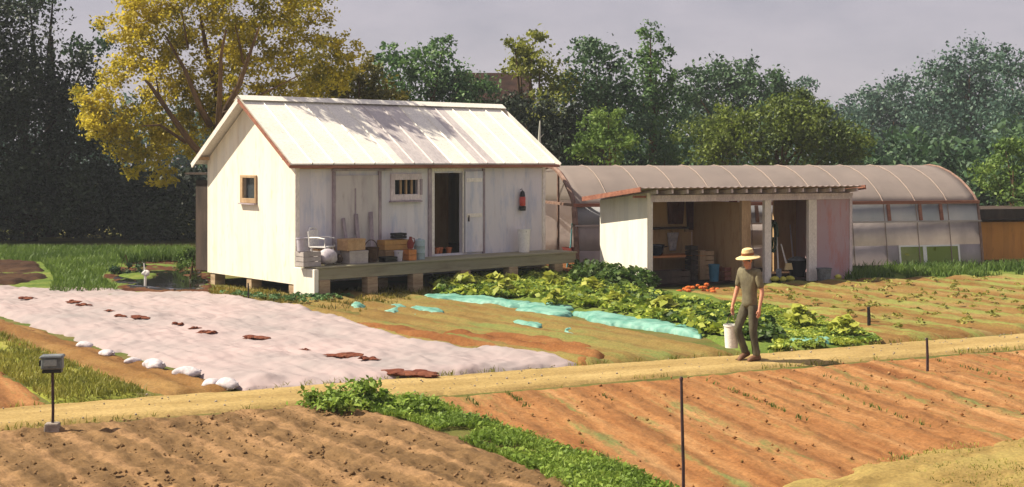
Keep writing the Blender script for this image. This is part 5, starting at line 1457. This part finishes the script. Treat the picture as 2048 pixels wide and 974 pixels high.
# forward +x, left +y, up z
J = {'pel': (0, 0, .94), 'sp': (.01, 0, 1.12), 'ch': (.02, 0, 1.30), 'nk': (.03, 0, 1.47), 'hd0': (.055, 0, 1.555), 'hd1': (.06, 0, 1.65),
     'hl': (0, .095, .90), 'kl': (.02, .10, .49), 'al': (-.07, .09, .09),
     'hr': (0, -.095, .90), 'kr': (.20, -.10, .52), 'ar': (.03, -.09, .13),
     'sl': (.0, .19, 1.42), 'el': (-.05, .26, 1.13), 'wl': (.02, .265, .88),
     'sr': (.03, -.19, 1.42), 'er': (.06, -.27, 1.13), 'wr': (.14, -.29, .89)}
V_, E_, R_ = [], [], []


def jadd(p, r_, par=None):
    V_.append(tuple(p)); R_.append(r_)
    if par is not None: E_.append((par, len(V_) - 1))
    return len(V_) - 1


i0 = jadd(J['pel'], .08)
i1 = jadd(J['sp'], (.09, .075), i0); i2 = jadd(J['ch'], (.085, .07), i1); i3 = jadd(J['nk'], .046, i2); i4 = jadd(J['hd0'], (.062, .072), i3); i5 = jadd(J['hd1'], (.07, .085), i4)
for s_ in 'lr':
    a_ = jadd(Vector(J['h' + s_]) * Vector((1, .75, 1)) if False else (J['h' + s_][0], J['h' + s_][1] * .75, J['h' + s_][2]), .05, i0); b2 = jadd(J['k' + s_], .052, a_); c_ = jadd(J['a' + s_], .042, b2)
    jadd(Vector(J['a' + s_]) + Vector((.02, 0, -.04)), .036, c_)
    a_ = jadd(Vector(J['s' + s_]) + Vector((0, 0, -.02)), .034, i2); b2 = jadd(J['e' + s_], .043, a_); c_ = jadd(J['w' + s_], .029, b2)
    w_ = Vector(J['w' + s_]); sg = 1 if s_ == 'l' else -1
    pm = jadd(w_ + Vector((.01, 0, -.07)), (.030, .022), c_)
    for q in range(4):
        ox = (q - 1.5) * .019; ln_ = (.065, .08, .075, .058)[q]
        f1 = jadd(w_ + Vector((.012 + ox, -sg * .002, -.105)), .0095, pm)
        f2 = jadd(w_ + Vector((.014 + ox, -sg * .012, -.105 - ln_ * .5)), .0088, f1)
        jadd(w_ + Vector((.014 + ox, -sg * .034, -.105 - ln_ * .85)), .0078, f2)
    t1 = jadd(w_ + Vector((.045, -sg * .01, -.06)), .0105, pm); jadd(w_ + Vector((.055, -sg * .022, -.105)), .009, t1)
body_me = skin('body', V_, E_, R_, M['skin'])
bo = bpy.data.objects.new('body', body_me); COL.objects.link(bo); bo.parent = man
# nose, ears and chin joined to the same surface mesh
bm = bmesh.new(); bm.from_mesh(body_me)
for c_, sc in (((.142, 0, 1.625), (.022, .016, .028)), ((.05, .083, 1.63), (.022, .012, .035)), ((.05, -.083, 1.63), (.022, .012, .035)), ((.108, 0, 1.553), (.03, .034, .026)), ((.132, 0, 1.583), (.012, .027, .008))):
    bmesh.ops.create_icosphere(bm, subdivisions=2, radius=1, matrix=Matrix.Translation(c_) @ Matrix.Diagonal((*sc, 1)))
for f in bm.faces: f.smooth = True
bm.to_mesh(body_me); bm.free()
ey = MB()
for s_ in (-1, 1): ey.lathe([(0, -.009), (.008, -.004), (.008, .004), (0, .009)], 8, (.131, s_ * .03, 1.648))
ey.build('eyes', M['eye'], man)
MB().lump((.025, 0, 1.665), (.20, .19, .20), 2, 9, .05).build('hair', M['hair'], man)
# shirt
V_, E_, R_ = [], [], []
i0 = jadd((.0, 0, .84), (.185, .165)); i1 = jadd((.01, 0, 1.0), (.148, .13), i0); i2 = jadd((.01, 0, 1.14), (.138, .118), i1); i3 = jadd((.02, 0, 1.31), (.155, .122), i2); i4 = jadd((.03, 0, 1.46), (.075, .07), i3)
for s_ in 'lr':
    a_ = jadd(J['s' + s_], .098, i3); e_ = Vector(J['e' + s_]); sh2 = Vector(J['s' + s_])
    jadd(sh2.lerp(e_, .5), .068, a_); jadd(sh2.lerp(e_, .86), .066, len(V_) - 1)
o = bpy.data.objects.new('shirt', skin('shirt', V_, E_, R_, M['shirt'])); COL.objects.link(o); o.parent = man
V_, E_, R_ = [], [], []
i0 = jadd((0, 0, .93), (.148, .13)); jadd((.0, 0, 1.0), (.142, .122), i0)
for s_ in 'lr':
    h1 = Vector(J['h' + s_]); k1 = Vector(J['k' + s_]); a1 = Vector(J['a' + s_])
    a_ = jadd(h1, .108, i0); m_ = jadd(h1.lerp(k1, .55), .088, a_); b2 = jadd(k1, .074, m_); c_ = jadd(k1.lerp(a1, .55), .068, b2); jadd(k1.lerp(a1, 1.08), .07, c_)
o = bpy.data.objects.new('trousers', skin('trousers', V_, E_, R_, M['trousers'])); COL.objects.link(o); o.parent = man
for s_, tilt in (('l', 0), ('r', R(18))):
    a1 = Vector(J['a' + s_])
    b = MB(); T = Matrix.Translation(a1) @ Matrix.Rotation(tilt, 4, 'Y')
    rings = [(-.075, .036, .045), (-.03, .05, .05), (.05, .047, .05), (.12, .05, .042), (.175, .044, .030), (.20, .02, .015)]
    vs = []; n_ = 12
    for x, hw, hz_ in rings:
        for q in range(n_):
            an = 2 * math.pi * q / n_
            vs.append(T @ Vector((x, hw * math.cos(an), -.088 + max(-.0, 0) + hz_ + hz_ * math.sin(an) * (1 if math.sin(an) > 0 else .98))))
    b.add(vs, [(i * n_ + q, i * n_ + (q + 1) % n_, (i + 1) * n_ + (q + 1) % n_, (i + 1) * n_ + q) for i in range(len(rings) - 1) for q in range(n_)] + [tuple(range(n_)), tuple(range((len(rings) - 1) * n_, len(rings) * n_))], 0, True)
    b.tube([T @ Vector((-.01, 0, -.03)), T @ Vector((-.012, 0, .08))], [.052, .056], 12)
    b.build('boot', M['boot'], man)
# hat
Mh = Matrix.Translation((.05, 0, 1.695)) @ Matrix.Rotation(R(6), 4, 'Y')
hat = MB().lathe([(.0, .125), (.05, .128), (.085, .112), (.098, .07), (.108, .012), (.14, -.002), (.19, -.018), (.205, -.03), (.203, -.036), (.14, -.012), (.104, .0)], 28, M=Mh.to_3x3(), c=Mh.translation, sx=1.08).build('hat', M['straw'], man)
MB().lathe([(.1105, .014), (.107, .055), (.1045, .055), (.1065, .014)], 28, M=Mh.to_3x3(), c=Mh.translation, sx=1.08).build('hat_band', M['band'], hat)
# bucket in his right hand
Rm = Matrix.Rotation(R(MR), 4, 'Z')
hw_ = Vector(PF) + Rm @ (Vector(J['wr']) + Vector((.014, .02, -.17))) + Vector((0, 0, .055))
bk_ = bucket('carried_bucket', 0, 31, 46, 0, M['white_plastic'], 'white bucket carried in the walking man\'s hand', loc=Vector((hw_.x, hw_.y, hw_.z - .53)), handle=False, taper=.82)
rr = 31 * hw_.y / FOC / 2; hb = 46 * hw_.y / FOC
MB().tube([(rr * 1.04 * math.cos(a_), 0, hb - .03 + (.53 - hb + .035) * math.sin(a_)) for a_ in np.linspace(0, math.pi, 13)], .006, 6).build('handle', M['steel_dark'], bk_)

# ================================================================== AIR
hz = MB().span((-420, -70, -1), (420, 620, 22)).build('haze', bpy.data.materials.new('air'))
hm = hz.data.materials[0]; hm.use_nodes = True; ht = hm.node_tree; ht.nodes.clear()
ho = ht.nodes.new('ShaderNodeOutputMaterial'); hv = ht.nodes.new('ShaderNodeVolumePrincipled')
hv.inputs['Color'].default_value = (.80, .86, .95, 1); hv.inputs['Density'].default_value = HAZE = 0.0006
ht.links.new(hv.outputs[0], ho.inputs['Volume'])
hz['kind'] = 'stuff'
